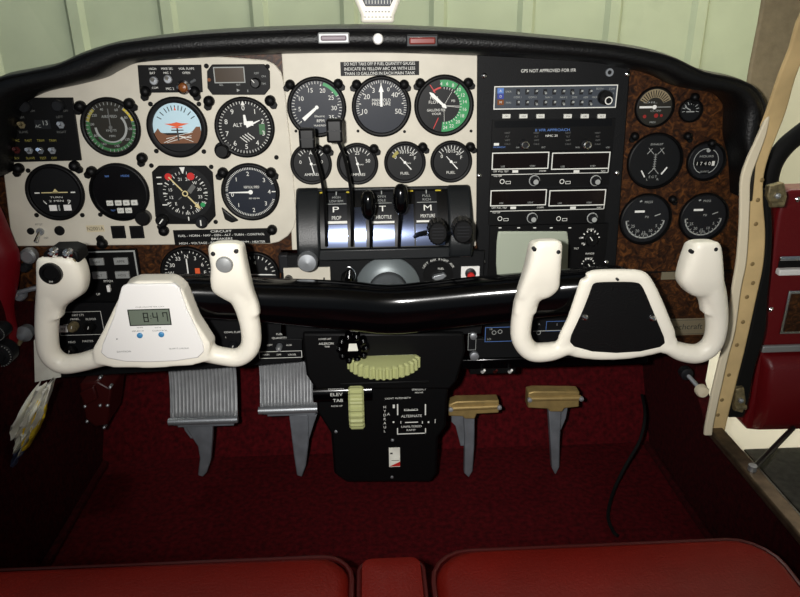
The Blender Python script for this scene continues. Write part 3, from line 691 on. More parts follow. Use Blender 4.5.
# gps
t = Th('gps_receiver', 'dark navigation receiver with long slot, blue heading and two chrome ringed knobs', 'radio', 552,135, YR)
x0,x1,y0,y1 = t.rect(491.5,119,613,150); MB('black_satin').box(x0,x1,y0,y1,0,.003).build('face', t.o)
a,b,c,d = t.rect(494,119.8,611,126.6); MB('screen_black').box(a,b,c,d,.003,.0034).build('display_slot', t.o)
k = MB('blue_ink'); x,y = t.L(552,129.6); k.text('II VFR APPROACH',x,y,2.6*t.s,.0034,w=34*t.s); k.use('white_ink'); x,y = t.L(551,135.3); k.text('NMC 25',x,y,2.2*t.s,.0034,w=12*t.s); x,y = t.L(496,144.3); k.box(x-.0035,x+.0035,y-.0012,y+.0022,.003,.0034); k.use('blue_ink'); x,y = t.L(499,146.8); k.text('MORROW',x,y,1.6*t.s,.0034,w=12*t.s)
k.use('dim_ink')
for px in (507,536,567.5,597):
    for i,s in enumerate(('NRST','FLT','WPT','CALC')):
        x,y = t.L(px,132.5+i*3.7); k.text(s,x,y,1.7*t.s,.0034)
k.use('grey_ink')
for s,px in (('ON',517,),('ENT',543),('MSG',577),('CRS',607)):
    x,y = t.L(px,147); k.text(s,x,y,1.5*t.s,.0034)
k.build('lettering', t.o)
for px in (522.7,584):
    x,y = t.L(px,143.5); b = MB('charcoal').lathe(x,y,[(.0062,.003),(.0062,.009),(.0048,.010),(.0048,.016),(.004,.017)],20).build('knob', t.o); MB('chrome').lathe(x,y,[(.0055,.0168),(.0042,.0175),(.003,.0168)],20,cap=False).build('ring_mark', b)
# nav coms
def navcom(label, disp, bar, knobs, ky, y1):
    t = Th('communication_radio', label, 'radio', 549, (disp[0][1]+y1)/2, YR, 'twin communication radios')
    x0,x1,ya,yb = t.rect(disp[0][0]-1,disp[0][1]-1,disp[1][2]+1,y1); MB('black_satin').box(x0,x1,ya,yb,0,.003).build('face', t.o)
    for dq in disp:
        a,b,c,d = t.rect(*dq); s_ = MB('screen').box(a,b,c,d,.003,.0042).build('display', t.o); MB('white_ink').frame(a,b,c,d,.0014,.0046).build('display_frame', s_)
        k = MB('amber' if False else 'grey_ink')
        for f,s in ((.2,'USE'),(.72,'STBY')): k.text(s,a+(b-a)*f,c+.0042,1.8*t.s,.0046)
        k.build('lettering', s_)
    k = MB('white_ink'); a,b,c,d = t.rect(disp[0][0],bar-3.5,disp[1][2]-1,bar); k.box(a,b,c,c+.0008,.003,.0034); k.box(b-.001,b,c,d+.003,.003,.0034)
    for px,s,w in ((disp[0][0]+3.5,'OFF',4),(disp[0][0]+9,'PULL',4.5),(disp[0][0]+14.5,'TEST',4.5)):
        x,y = t.L(px,bar-2.6); k.text(s,x,y,1.8*t.s,.0034,w=w*t.s)
    for f in (.2,.72):
        x,y = t.L(disp[0][0]+(disp[1][2]-disp[0][0])*f,bar-2.6); 
        k.box(x-.004,x+.004,y-.0018,y+.0018,.003,.0036)
    x,y = t.L(disp[0][2]-6,bar-3); k.text('COMM',x,y,1.6*t.s,.0034); x,y = t.L(disp[1][2]-6,bar-3); k.text('NAV',x,y,1.6*t.s,.0034)
    x,y = t.L(disp[0][0]+6,bar+2.2); k.text('VOL OFF',x,y,1.5*t.s,.0034)
    for px in (knobs[0]-31,knobs[1]-32):
        x,y = t.L(px,ky+2); k.lathe(x,y,[(.0034,.0034),(.0025,.0034)],14,cap=False); x,y = t.L(px+6,ky+3); k.frame(x-.0035,x+.0035,y-.002,y+.002,.0006,.0034)
    k.build('lettering', t.o)
    for px in knobs:
        x,y = t.L(px,ky); b = MB('charcoal').lathe(x,y,[(.0078,.003),(.0078,.010),(.0062,.0108),(.005,.0108),(.005,.019),(.004,.020)],24).build('knob', t.o)
        MB('grey_ink').lathe(x,y,[(.0077,.0104),(.0066,.0112)],24,cap=False).cyl(x,y,.0195,.0202,.0036,16).build('ring_mark', b)
navcom('upper communication radio in the rack, twin dark displays above the other one', [(491.3,151.6,548,168.6),(550.8,151.6,608.6,168.6)], 173.5, (532.7,593.3), 179, 186)
navcom('lower communication radio in the rack, just above the pale blank screen', [(489.8,189,545.6,205),(548.2,189,604.4,205)], 209.8, (530.5,590), 216, 223.5)
# radar screen
t = Th('radar_display', 'radar display with pale grey blank screen at bottom of the radio rack', 'display', 548,252, YR)
x0,x1,y0,y1 = t.rect(488.5,224,604.5,282); MB('black_satin').box(x0,x1,y0,y1,0,.004).build('case', t.o)
q = t.pts([(497,229.8),(566.8,229.8),(568.2,240),(567,277),(496,277.5),(494.8,262),(495.4,240)])
MB('crt').prism(q,.004,.0065,.94).build('screen', t.o, bevel=.0015)
k = MB('white_ink')
for px in (499.5,518,534,550.5,569):
    x,y = t.L(px,227); k.box(x-.002,x+.002,y-.0007,y+.0007,.004,.0044)
for s,px,py in (('GAIN',589.5,228.5),('RANGE',589,252.6),('MODE',588,257.5),('OFF',580.5,237),('80',582,242.5),('TILT',575.5,247.5)):
    x,y = t.L(px,py); k.text(s,x,y,1.9*t.s,.0044)
k.build('lettering', t.o)
for px,py,rp in ((589.5,238,6.4),(587,263.5,4.6)):
    x,y = t.L(px,py); b = MB('black_plastic').lathe(x,y,[(rp*t.s,.004),(rp*t.s,.012),(rp*t.s*.8,.014)],20).build('knob', t.o)
    k = MB('white_ink'); k.hand(-35,0,rp*t.s*.75,.0012,.0142,.0003,cx=x,cy=y); 
    k.ticks(7,-80,80,rp*t.s*1.15,rp*t.s*1.45,.0016,.0045,cx=x,cy=y); k.tick(x,y,135,rp*t.s*1.1,rp*t.s*1.4,.0016,.0045); k.tick(x,y,225,rp*t.s*1.1,rp*t.s*1.4,.0016,.0045); k.build('scale', b)

# plates in the wood at the right
o = MB('plate_metal').box(-9.5*.00138,9.5*.00138,-4.3*.00138,4.3*.00138,0,.002).build('cover_plate'); o.location = P(669.5,275.3,YB); o.rotation_euler=(PI/2,0,0); tag(o,'small blank metal plate in the wood right of the right yoke centre','plate')
t = Th('name_strip', 'long grey metal strip with script lettering in the lower right wood', 'nameplate', 686,326, YB)
x0,x1,y0,y1 = t.rect(655,318,728,334.5); MB('plate_metal').box(x0,x1,y0,y1,0,.002).build('plate', t.o, bevel=.0006)
k = MB('dark_ink'); k.text('Beechcraft',-.004,0,.0095,.0024,w=.058); k.frame(x0+.002,x1-.002,y0+.002,y1-.002,.0006,.0024); k.build('lettering', t.o)

# ------------------------------------------------------------------ lower sub panels
t = Th('lower_switch_unit', 'black lower switch panel behind and below the left yoke', 'switch panel', 180,332, .925)
MB('black_crinkle').prism(t.pts([(45,303),(281,303),(281,339),(302,339),(302,361),(250,366),(58,378),(44,340)]),-.012,0).build('plate', t.o, bevel=.001)
k = MB('white_ink')
for s,px,py,h in (('INST LTS',78,315,2.2),('PANEL',75,319,2.2),('FLOOD',91,319,2.2),('OFF',66,325,2),('FIELD',72,342,2.2),('MASTER',88,341,2.2),('COWL FLAPS',233,332,2.2),('L',226,337,2),('R',244,337,2),('FUEL',279.5,334,2.2),('QUANTITY',279.5,338,2.2),('LEFT',270,345,2),('AUX',289,345,2),('MAIN',266,354.5,2),('OFF',279,354.5,2),('CROSS',292,354.5,2)):
    x,y = t.L(px,py); k.text(s,x,y,h*t.s,.0004)
a,b,c,d = t.rect(259,351,302,358); k.frame(a,b,c,d,.0008,.0004); a,b,c,d = t.rect(58,311.5,103,335); k.frame(a,b,c,d,.0006,.0004); a,b,c,d = t.rect(58,339,103,342.5); k.build('lettering', t.o)
x0,x1,y0,y1 = t.rect(59,325.5,67.5,332); lb = MB('white_plate').box(x0,x1,y0,y1,0,.001).build('label_tape', t.o); MB('dark_ink').text('SET',(x0+x1)/2,(y0+y1)/2,.003,.0013).build('lettering', lb)
for px,py,mt,rp in ((74.5,325.5,'dirty_metal',5),(91,326,'black_plastic',5.5),(72,350,'black_plastic',6),(90,349,'charcoal',4),(279.5,346,'steel',3.2),(234,344,'charcoal',4),(115,350,'charcoal',4)):
    x,y = t.L(px,py); b = MB(mt).lathe(x,y,[(rp*t.s,0),(rp*t.s,.009),(rp*t.s*.75,.012)],18).build('knob', t.o); MB('white_ink').hand(20,0,rp*t.s*.6,.001,.0122,.0003,cx=x,cy=y).build('pointer_mark', b)
t = Th('lower_radio_unit', 'black lower panel with blue outlined labels behind the right yoke', 'switch panel', 520,330, .925)
MB('black_crinkle').prism(t.pts([(485,287),(640,287),(640,358),(470,358),(467,339),(485,339)]),-.012,0).build('plate', t.o, bevel=.001)
k = MB('blue_ink'); a,b,c,d = t.rect(485,327,512,341.5); k.frame(a,b,c,d,.0007,.0004); a,b,c,d = t.rect(546,321,566,331); k.frame(a,b,c,d,.0006,.0004)
k.use('grey_ink'); x,y = t.L(491,329); k.text('HI',x,y,2.2*t.s,.0004); x,y = t.L(489,339); k.text('LO',x,y,2.2*t.s,.0004); x,y = t.L(539,324); k.text('A',x,y,2.6*t.s,.0004); x,y = t.L(557,324.5); k.text('1',x,y,2.6*t.s,.0004); a,b,c,d = t.rect(533,330.2,566,331); k.quad(a,b,c,d,.0004); x,y = t.L(582,283.5)
for px,py in ((494,332.5),(500,331.5),(538.5,332.5)): 
    x,y = t.L(px,py); k.lathe(x,y,[(.0035,.0005),(.0026,.0005)],14,cap=False)
a,b,c,d = t.rect(468,333,476,350); k.frame(a,b,c,d,.0006,.0004)
k.build('lettering', t.o)
for px,py,r_ in ((473,335,3.5),(474,360-5,4.5),(466,312,3)):
    x,y = t.L(px,py); b = MB('steel').lathe(x,y,[(r_*t.s,0),(r_*t.s,.006),(r_*t.s*.6,.007)],14).build('fastener', t.o)
t = Th('switch_strip', 'thin black strip of tiny switches under the lower right panel', 'switch strip', 520,363, .920)
a,b,c,d = t.rect(462,357,648,367); MB('black_gloss').box(a,b,c,d,-.015,0).build('rail', t.o, bevel=.002)
a,b,c,d = t.rect(470,366,516,374.5); MB('black_satin').box(a,b,c,d,-.015,-.002).build('switch_plate', t.o, bevel=.001)
for px,mt in ((482.5,'white_plate'),(494.5,'dark_red'),(509.5,'white_plate')):
    x,y = t.L(px,370); MB(mt).tube([(x,y-.004,-.002),(x,y-.002,.004),(x+.0015,y+.005,.010)],[.0024,.0024,.0018],8).build('toggle', t.o)

# white pull knob right
t = Th('pull_knob', 'cream pull knob on a dark stem below the right yoke near the door post', 'knob', 684,371, .93)
x,y = t.L(693.5,382); MB('charcoal').lathe(0,0,[(.010,0),(.010,.012),(.006,.014)],16).build('mount', t.o)
MB('steel').tube([(0,0,.01),(x*.75,y*.75,.030)],.0035,10).build('stem', t.o)
b = MB('cream_bead').lathe(0,0,[(.006,0),(.0095,.002),(.0098,.010),(.008,.0135),(0,.0145)],22).build('knob_head', t.o); b.location=(x*.8,y*.8,.028)
# ------------------------------------------------------------------ centre pedestal
pd = Th('centre_pedestal', 'black centre pedestal with trim wheels standing on the red carpet between the pedals', 'pedestal', 385,390, .93)
cs = MB('black_crinkle'); a,b,c,d = pd.rect(283,252,483,336); cs.box(a,b,c,d,-.009,.004); cs.build('console_face', pd.o, bevel=.002)
q = pd.pts([(303,330),(463,330),(464.5,349),(456,378),(449,386),(316,386),(307,372),(303.5,345)])
MB('black_satin').prism(q,-.11,.012).build('upper_housing', pd.o, bevel=.004)
q = pd.pts([(316,384),(449,384),(447.5,400),(446,427),(438,438),(437,474),(431,482.5),(346,482.5),(334,474),(331,434),(317,412)])
MB('black_satin').prism(q,-.11,0).build('lower_housing', pd.o, bevel=.004)
# elevator trim drum + wheel
x0,y0 = pd.L(313,396,.012); x1,_ = pd.L(372,396,.012)
MB('black_gloss').tube([(x0,y0,-.002),(x1,y0,-.002)],.017,28).build('trim_drum', pd.o)
def wheel(axis, c, R, half, n, mt='trim_wheel'):
    ring = []
    for i in range(n*4):
        a = 2*PI*i/(n*4); r = R if (i % 4) in (0,1) else R*.94
        ring.append((r*math.cos(a), r*math.sin(a)))
    m_ = MB(mt); rings = []
    for h, k in ((-half,.93),(-half*.75,1),(half*.75,1),(half,.93)):
        if axis == 'x': rings.append([(c[0]+h, c[1]+k*p[0], c[2]+k*p[1]) for p in ring])
        else: rings.append([(c[0]+k*p[0], c[1]+h, c[2]+k*p[1]) for p in ring])
    m_.loft(rings); return m_
cx,cy = pd.L(356.5,413,.03); 
wheel('x',(cx,cy,-.004),.0430,.0118,24).build('elevator_trim_wheel', pd.o, normals=True)
cx,cy = pd.L(384.5,372,.045)
wheel('y',(cx,cy,-.003),.0585,.0105,36).build('rudder_trim_wheel', pd.o, normals=True)
k = MB('black_satin'); a,b,c,d = pd.rect(340,378,428,381); k.box(a,b,c,d,-.02,.013); k.build('wheel_slot_lip', pd.o, bevel=.001)
# aileron trim knob: fluted black cluster
x,y = pd.L(353,342)
k = MB('black_gloss'); k.lathe(x,y,[(.017,.012),(.017,.024),(.013,.028)],24)
for i in range(10):
    a = 2*PI*i/10; k.lathe(x+.0195*math.cos(a), y+.0195*math.sin(a), [(.0056,.012),(.0058,.022),(.0045,.027),(0,.029)],12)
kb = k.build('aileron_trim_knob', pd.o)
MB('paper').prism([(x-.007,y-.001),(x+.008,y-.001),(x+.006,y+.011),(x-.005,y+.011)],.0283,.0288).build('pointer_label', kb)
k = MB('white_ink')
for s,px,py,h,w,z in (('LOWER LEFT',325,339,1.8,12,.0125),('AILERON',326,343.6,2.4,14,.0125),('TAB',327,346.6,1.8,5,.0125),('NOSE TAB RUDDER',393,356,1.8,40,.0125),('DOWN',336,389,1.4,15,.0165),('ELEV',336.5,394.5,3.6,12,.0165),('TAB',338,400.5,3.6,10,.0165),('NOSE UP',337,406,1.8,11,.0125),
    ('EMERGENCY',419,389.5,2.0,14,.0004),('RELEASE',419,392.5,1.5,8,.0004),('LIGHT INTENSITY',398,398.2,2.0,26,.0004),('ENG',411,409.6,1.8,14,.0004),('ALTERNATE',411.5,416,3.0,21,.0004),('UNFILTERED',411.5,426.5,2.4,21,.0004),('RAMP',411,430,2.2,9,.0004)):
    x,y = pd.L(px,py,z); k.text(s,x,y,h*pd.s,z,w=w*pd.s)
for i,s in enumerate('HYDRAUL'):
    x,y = pd.L(384.8,407+i*4); k.text(s,x,y,3.0*pd.s,.0004)
x,y = pd.L(388.5,414); k.text('A',x,y,3.0*pd.s,.0004)
for r in ((397,404,398.2,415),(424.8,404,426,415),(397,428,398,433.5),(425,428,426,433.5),(397,433,426,433.9),(404,410,418,410.6),(405,421.7,418,422.6),(392.8,404.5,394.8,408),(400.5,421,401.2,423.5),(422,421,422.8,423.5),(434.8,419,435.4,423)):
    a,b,c,d = pd.rect(*r); k.quad(a,b,c,d,.0004)
for px in (393.5,428.5): 
    x,y = pd.L(px,422); k.cyl(x,y,0,.0006,.0016,8)
k.build('lettering', pd.o)
a,b,c,d = pd.rect(389,447.5,400,466.5); w_ = MB('paper').box(a,b,c,d,0,.0008).build('indicator_window', pd.o)
k = MB('red'); k.poly([(a,c+.001),(b,c+.001),(b,c+.010)],.0011); k.use('dark_ink'); k.quad(a+.002,a+.006,d-.012,d-.009,.0011); k.quad(a+.004,b-.001,c+.012,c+.013,.0011); k.build('indicator_mark', w_)
for px,py in ((392.5,440),(392,477),(336,431.5),(352,386)):
    x,y = pd.L(px,py); MB('steel').lathe(x,y,[(.0026,0),(.0026,.001),(0,.002)],10).build('screw', pd.o)
# console furniture
o = MB('steel').lathe(0,0,[(.009,-.022),(.009,.010),(.0138,.0115),(.0142,.020),(.012,.0245),(0,.026)],28).build('friction_knob'); o.location = P(308.5,257.5,.903); o.rotation_euler=(PI/2,0,0); tag(o,'round silver friction knob at lower left of the throttle quadrant','knob')
t = Th('gear_switch_plate', 'pale rectangular plate with a small black knob below the silver knob', 'plate', 307.5,275.5, .926)
a,b,c,d = t.rect(284,267,330.5,285); MB('cream_panel').box(a,b,c,d,0,.003).build('plate', t.o, bevel=.0006)
x,y = t.L(289,278); MB('black_plastic').lathe(x,y,[(.006,.003),(.006,.013),(.004,.015)],16).build('knob', t.o)
x,y = t.L(324.5,280); MB('black_plastic').box(x-.0012,x+.0012,y-.006,y+.005,.003,.010).build('lever', t.o)
t = Th('ignition_switch', 'dark key switch with a chrome ring left of the silver column collar', 'switch', 349,274, .926)
MB('black_satin').lathe(0,-.006,[(.012,0),(.012,.010),(.009,.014)],20).build('barrel', t.o)
k = MB('chrome'); pts = [(.0085*math.sin(a),.004+.0125*math.cos(a),.016) for a in [math.radians(v) for v in range(-10,200,15)]]; k.tube(pts,[.0009+.0009*math.sin(PI*i/(len(pts)-1)) for i in range(len(pts))],8); k.build('key_ring', t.o)
MB('black_gloss').tube([(0,-.012,.012),(.001,.004,.020),(.002,.013,.018)],[.006,.0065,.004],12).build('key_head', t.o)
t = Th('fuel_selector', 'black selector dial with curved white lettering right of the column collar', 'dial', 438,276, .926)
MB('black_satin').lathe(0,0,[(.022,0),(.022,.002)],32).build('dial_plate', t.o)
k = MB('white_ink')
for i,s in enumerate('LEFT AUX RIGHT AUX'):
    a = math.radians(-62+124*i/17); x,y = .0245*math.sin(a), .004+.0225*math.cos(a)
    if s != ' ': k.text(s,x,y,.0034,.0022,rot=-a)
k.text('MAIN',0,-.014,.003,.0022); k.text('FUEL',.004,.012,.003,.0022); k.build('lettering', t.o)
k = MB('steel'); k.prism([(-.010,.0),(-.006,.004),(.008,.007),(.012,.003),(.006,-.002),(-.004,-.004)],.002,.010); k.build('pointer_handle', t.o, bevel=.0012)
t = Th('warning_button', 'red push button on a small white plate at right end of the console', 'button', 470,273, .926)
MB('white_plate').box(-.0135,.0135,-.011,.011,0,.003).build('plate', t.o, bevel=.0006); MB('charcoal').lathe(0,.001,[(.0078,.003),(.0078,.007),(.0058,.008)],18).build('collar', t.o)
MB('red').lathe(0,-.001,[(.0054,.006),(.0054,.012),(.004,.0135)],16).build('push_button', t.o)
t = Th('control_cable', 'grey ribbed control fitting left of the console behind the left yoke grip', 'fitting', 285,262, .935)
MB('charcoal').box(-.008,.006,-.014,.014,-.005,.010).build('body', t.o, bevel=.002)

# column collar + control column bar
cc = P(388,287,.925); 
t = Th('column_collar', 'round silver collar with two screws where the control column leaves the panel', 'collar', 388,287,.926)
MB('collar_metal').lathe(0,0,[(.047,0),(.047,.003),(.036,.012),(.0285,.014),(.0275,.004)],48,cap=False).build('flange', t.o)
for sx in (-1,1): MB('chrome').lathe(sx*.040,.004,[(.0038,.006),(.0038,.011),(0,.0125)],10).build('screw', t.o)
t = Th('control_column', 'glossy black control column bar joining the two white yokes', 'control column', 388,312,.86)
c0 = (cc.x-t.p.x, cc.z-t.p.z); zb = -(cc.y-.86)
MB('steel').tube([(c0[0],c0[1],zb-.01),(c0[0],c0[1],zb+.035),(c0[0],c0[1],.0)],.0255,32).build('column_tube', t.o)
stn = [(141,285,318,.800),(152,283,320,.805),(200,281,322,.82),(262,285,326,.835),(307,286,331,.845),(350,288,335,.852),(390,291,338.5,.856),(430,288,335,.852),(480,283,329,.842),(530,279,323,.83),(580,275,318,.815),(617,272,314,.805),(628,274,312,.800)]
rings = []
for x,tp,bt,Y in catmull(stn,3):
    ptop = P(x,tp,Y-.02); pbot = P(x,bt,Y-.02); mid = (ptop+pbot)/2; h = (ptop-pbot).length/2; dp = .026
    ring = []
    for i in range(28):
        a = 2*PI*i/28; cz, sy = math.cos(a), math.sin(a)
        ring.append((mid.x-t.p.x, mid.z-t.p.z + h*math.copysign(abs(sy)**.8,sy), (.86-Y) + dp*math.copysign(abs(cz)**.8,cz)))
    rings.append(ring)
MB('black_gloss').loft(rings).build('cross_bar', t.o, normals=True)

# ------------------------------------------------------------------ throttle quadrant
q = Th('throttle_quadrant', 'dark grey throttle quadrant housing with lettered curved face, centre of panel', 'throttle quadrant', 385,225,.932)
R = .15; yt = q.L(385,190)[1]; ybot = P(385,248,.89).z - q.p.z
th0, th1 = math.radians(46), math.radians(9)
R = (yt-ybot)/(math.sin(th0)-math.sin(th1)); ycen = yt - R*math.sin(th0); zcen = .002 - R*math.cos(th0)
def qv(py): return th0+(th1-th0)*(py-190)/58.0
def qx(px, py):
    th = qv(py); z = zcen+R*math.cos(th); return P(px,py,.932-z).x-q.p.x
def qpt(x, py, off=0):
    th = qv(py); return (x, ycen+(R+off)*math.sin(th), zcen+(R+off)*math.cos(th))
def qstrip(mb, xa, xb, pa, pb, off):
    n = max(2,int((pb-pa)/3)); vs = []
    for i in range(n+1):
        py = pa+(pb-pa)*i/n; vs += [qpt(qx(xa,248 if True else py),py,off), qpt(qx(xb,248),py,off)]
    mb.add(vs, [(2*i,2*i+2,2*i+3,2*i+1) for i in range(n)]); return mb
def qtext(mb, s, px, py, h, w, off=.0012):
    vs, fs, tw, th_ = text_geo(s)
    kx = w*q.s/tw; ky = h/th_
    x0 = qx(px,248)
    mb.add([qpt(x0+v[0]*kx, py-v[1]*ky, off) for v in vs], fs)
# solid cover
rings = []
for xx in (qx(319,248), qx(449,248)):
    rg = [qpt(xx, 190+58*i/14) for i in range(15)] + [(xx, ybot-.002, 0), (xx, yt, 0)]
    rings.append(rg)
MB('black_plastic').loft(rings).build('curved_face', q.o, normals=True)
def cheek(px0, px1):
    pts = [(qpt(0,190,.004)[1]+.004, 0)] + [(qpt(0,190+58*i/10,.006)[1], qpt(0,190+58*i/10,.006)[2]) for i in range(11)] + [(ybot-.017, qpt(0,248,.004)[2]-.002), (ybot-.017, 0)]
    a, b = qx(px0,220), qx(px1,220)
    return MB('quadrant_grey').loft([[(a,)+p for p in pts],[(b,)+p for p in pts]])
cheek(296,320).build('left_cheek', q.o, bevel=.006, seg=3, normals=True); cheek(448,472).build('right_cheek', q.o, bevel=.006, seg=3, normals=True)
a,b = qx(318,248), qx(450,248); zf = qpt(0,248)[2]
MB('quadrant_grey').box(a,b,ybot-.017,ybot-.001,0,zf+.003).build('lower_sill', q.o, bevel=.002)
MB('quadrant_grey').box(qx(310,190),qx(462,190),yt,yt+.005,0,.006).build('upper_sill', q.o, bevel=.002)
for r in ((327,348,225),(355,366.5,208),(372.5,395,226),(401,414.5,206),(416,445,226)): qstrip(MB('brushed'),r[0],r[1],r[2],247,.0008).build('polished_strip', q.o)
for r in ((327,348),(372.5,395),(416.5,438)): qstrip(MB('charcoal'),r[0],r[1],192,222.5,.0006).build('label_strip', q.o)
k = MB('white_ink'); qstrip(k,327,348,221.5,224,.0010); qstrip(k,372.5,395,222.5,224.6,.0010); qstrip(k,417,432,222.5,224.4,.0010)
qtext(k,'P',337,210,5.6,6.2); qtext(k,'PROP',337.5,218.3,3.6,9); qtext(k,'T',383.5,210,5.6,6.6); qtext(k,'THROTTLE',383.5,218.4,3.4,17); qtext(k,'M',428.5,210,5.8,7.6); qtext(k,'MIXTURE',428.5,218.2,3.4,14)
k.use('grey_ink'); 
for px,s1,s2 in ((337.5,'HIGH','LOW RPM'),(383,'OPEN','IDLE'),(428,'FULL','RICH')):
    qtext(k,s1,px,197.3,2.4,8); qtext(k,s2,px,201.4,2.4,13 if len(s2)>5 else 8); qstrip(k,px-10,px+10,204,204.6,.001); qstrip(k,px-.5,px+.5,190.5,195,.001)
k.build('lettering', q.o)
for px in (322.5,350.5,412,440): qstrip(MB('yellow'),px-2.8,px+2.8,191,192.6,.0012).build('yellow_mark', q.o)
def lever(name, label, path, knob, grp):
    b = P(*path[0]); t = empty(name, label, 'lever', b, grp)
    t.rotation_euler = (PI/2,0,0)
    def l(p): v = P(*p)-b; return (v.x, v.z, -v.y)
    pts = catmull([l(p) for p in path],4)
    MB('black_satin').tube(pts,.0035,10,rad2=.0022,side=(0,0,1)).build('shaft', t)
    px,py,Y,w,h,d,kind = knob; c = l((px,py,Y)); s = (P(px+1,py,Y)-P(px,py,Y)).length
    if kind == 'block':
        hb = MB('black_plastic').prism([(c[0]+x,c[1]+y) for x,y in rrect(-w*s/2,w*s/2,-h*s/2,h*s/2,.003)],c[2]-d/2,c[2]+d/2); kb = hb.build('knob', t, bevel=.003, seg=3)
        MB('charcoal').box(c[0]-w*s*.42,c[0]+w*s*.42,c[1]-h*s*.02,c[1]+h*s*.04,c[2],c[2]+d/2+.0006).build('groove', kb)
    elif kind == 'oval':
        m_ = MB('black_gloss'); rings = []
        for i in range(13):
            ph = -PI/2+PI*i/12; rr = max(.02,math.cos(ph))**.75
            rings.append([(c[0]+w*s/2*rr*math.cos(a), c[1]+h*s/2*math.sin(ph), c[2]+d/2*rr*math.sin(a)) for a in [2*PI*j/20 for j in range(20)]])
        m_.loft(rings).build('knob', t, normals=True)
    else:
        m_ = MB('black_plastic'); n = 20; rings = []
        for f, k_ in ((-.5,.86),(-.42,1),(.42,1),(.5,.86)):
            rings.append([(c[0]+k_*w*s/2*(1 if j%2 else .93)*math.cos(2*PI*j/(2*n)), c[1]+k_*h*s/2*(1 if j%2 else .93)*math.sin(2*PI*j/(2*n)), c[2]+f*d) for j in range(2*n)])
        kb = m_.loft(rings).build('knob', t, normals=True)
        k2 = MB('charcoal')
        for i in range(4): k2.box(c[0]-w*s*.28,c[0]+w*s*.28,c[1]-h*s*.2+i*h*s*.13,c[1]-h*s*.2+i*h*s*.13+.0012,c[2]+d*.5-.001,c[2]+d*.5+.0006)
        k2.build('grip_ridges', kb)
lever('propeller_lever','propeller lever with black block knob over the tachometer, left of its pair',[(326.5,246,.888),(326,222,.885),(323.5,190,.872),(316,158,.862),(309,143,.858)],(307.3,138.5,.855,16,21,.016,'block'),'propeller levers')
lever('propeller_lever','propeller lever with black block knob right of the tachometer digits, right of its pair',[(352,246,.888),(352,222,.885),(350.5,188,.872),(344,156,.862),(336.5,138,.858)],(334.6,130.5,.855,16,23,.016,'block'),'propeller levers')
lever('throttle_lever','throttle lever with glossy black oval knob, left of the letter T',[(371,247,.886),(371,232,.878),(370,215,.862)],(368.3,205,.855,15,30,.020,'oval'),'throttle levers')
lever('throttle_lever','throttle lever with glossy black oval knob, right of the letter T and slightly higher',[(399,247,.886),(399.5,228,.878),(400,212,.862)],(400.7,199,.855,16,31,.020,'oval'),'throttle levers')
lever('mixture_lever','mixture lever with ribbed black knob under the letter M, left of its pair',[(415,236,.888),(419,234,.868),(428,232,.835)],(437,231,.822,20,25,.024,'ribbed'),'mixture levers')
lever('mixture_lever','mixture lever with ribbed black knob at the right end of the quadrant',[(444,236,.888),(449,233,.868),(456,231,.835)],(462,229.5,.822,21,25,.024,'ribbed'),'mixture levers')

# ------------------------------------------------------------------ yokes
YY = .775
yl_zz = .013
def grip(m_, t, st):
    rings = []
    for xl,xr,y,zc,hz in catmull(st,4):
        a, b = t.L(xl,y,zc+.6*hz), t.L(xr,y,zc+.6*hz); cx, w = (a[0]+b[0])/2, (b[0]-a[0])/2
        rg = []
        for i in range(28):
            q = 2*PI*i/28; c, s = math.cos(q), math.sin(q)
            rg.append((cx+w*math.copysign(abs(c)**.55,c), a[1]+ (s*.004 if hz > .012 else 0), zc+hz*math.copysign(abs(s)**.55,s)))
        rings.append(rg)
    m_.loft(rings)
def yoke_body(t, mt, tubes, hub, heads):
    m_ = MB(mt)
    for path, rads, r2 in tubes:
        pts = catmull([t.L(x,y,z)+(z,) for x,y,z in path],4); rr = catmull([(r*t.s,) for r in rads],4); 
        m_.tube(pts,[r[0] for r in rr],16,rad2=[r[0]*r2 for r in rr],side=(0,0,1))
    if hub: m_.prism(t.pts(hub[0]),hub[1],hub[2],.97)
    for h in heads: grip(m_, t, h)
    return m_.build('body', t.o, remesh=.0022, iters=7)

yl = Th('control_yoke', 'white left control yoke with digital clock and buttons on its hub', 'control yoke', 152,322,YY, 'control yokes')
tubesL = [([(57,262,.012),(52,285,.006),(48,310,.0),(47,335,-.002),(50,353,-.003),(62,363.5,-.004),(80,362.5,-.004),(100,357,-.003),(120,353,-.003),(138,352,-.006)],[14,14,12.5,11.8,11.6,11.3,10.5,11,11.5,11.5],.95),
          ([(226,262,.012),(236,285,.006),(246,308,.0),(251,330,-.002),(250,347,-.003),(239,357,-.004),(222,356,-.004),(204,352,-.003),(184,350,-.003),(168,350,-.006)],[13,13,11.8,11.2,11,10.6,10.3,11,11.5,11.5],.95)]
yl.zz = .011
hubL = ([(128.5,283),(136,280),(171,280),(178.5,284),(184,290),(197,322),(212,345),(210,362),(192,367),(152,369.5),(112,369),(94,365),(90,352),(102,330),(114,305),(124,285)],-.014,.012)
headsL = [[(44,72,257,.012,.006),(38,76,259,.012,.014),(35.5,77.5,262.5,.012,.0185),(35,80,266,.012,.019),(35,83.5,276,.011,.019),(35,84.5,287,.009,.018),(35,81.5,297,.006,.016),(35.3,70,304.5,.003,.014),(35.5,62,311,.001,.0125),(36,61,320,0,.012)],
          [(217,236,243,.012,.006),(210.5,240,245,.012,.014),(207.5,242.5,248,.012,.0185),(208,244,257,.012,.019),(210,246.5,269,.011,.019),(209.5,249.5,282,.009,.018),(212,252.5,293,.006,.016),(222,255.5,300,.003,.014),(233,258,306,.001,.0125),(237,260,316,0,.012)]]
yoke_body(yl,'cream_yoke',tubesL,hubL,headsL)
yl.zz = .0148
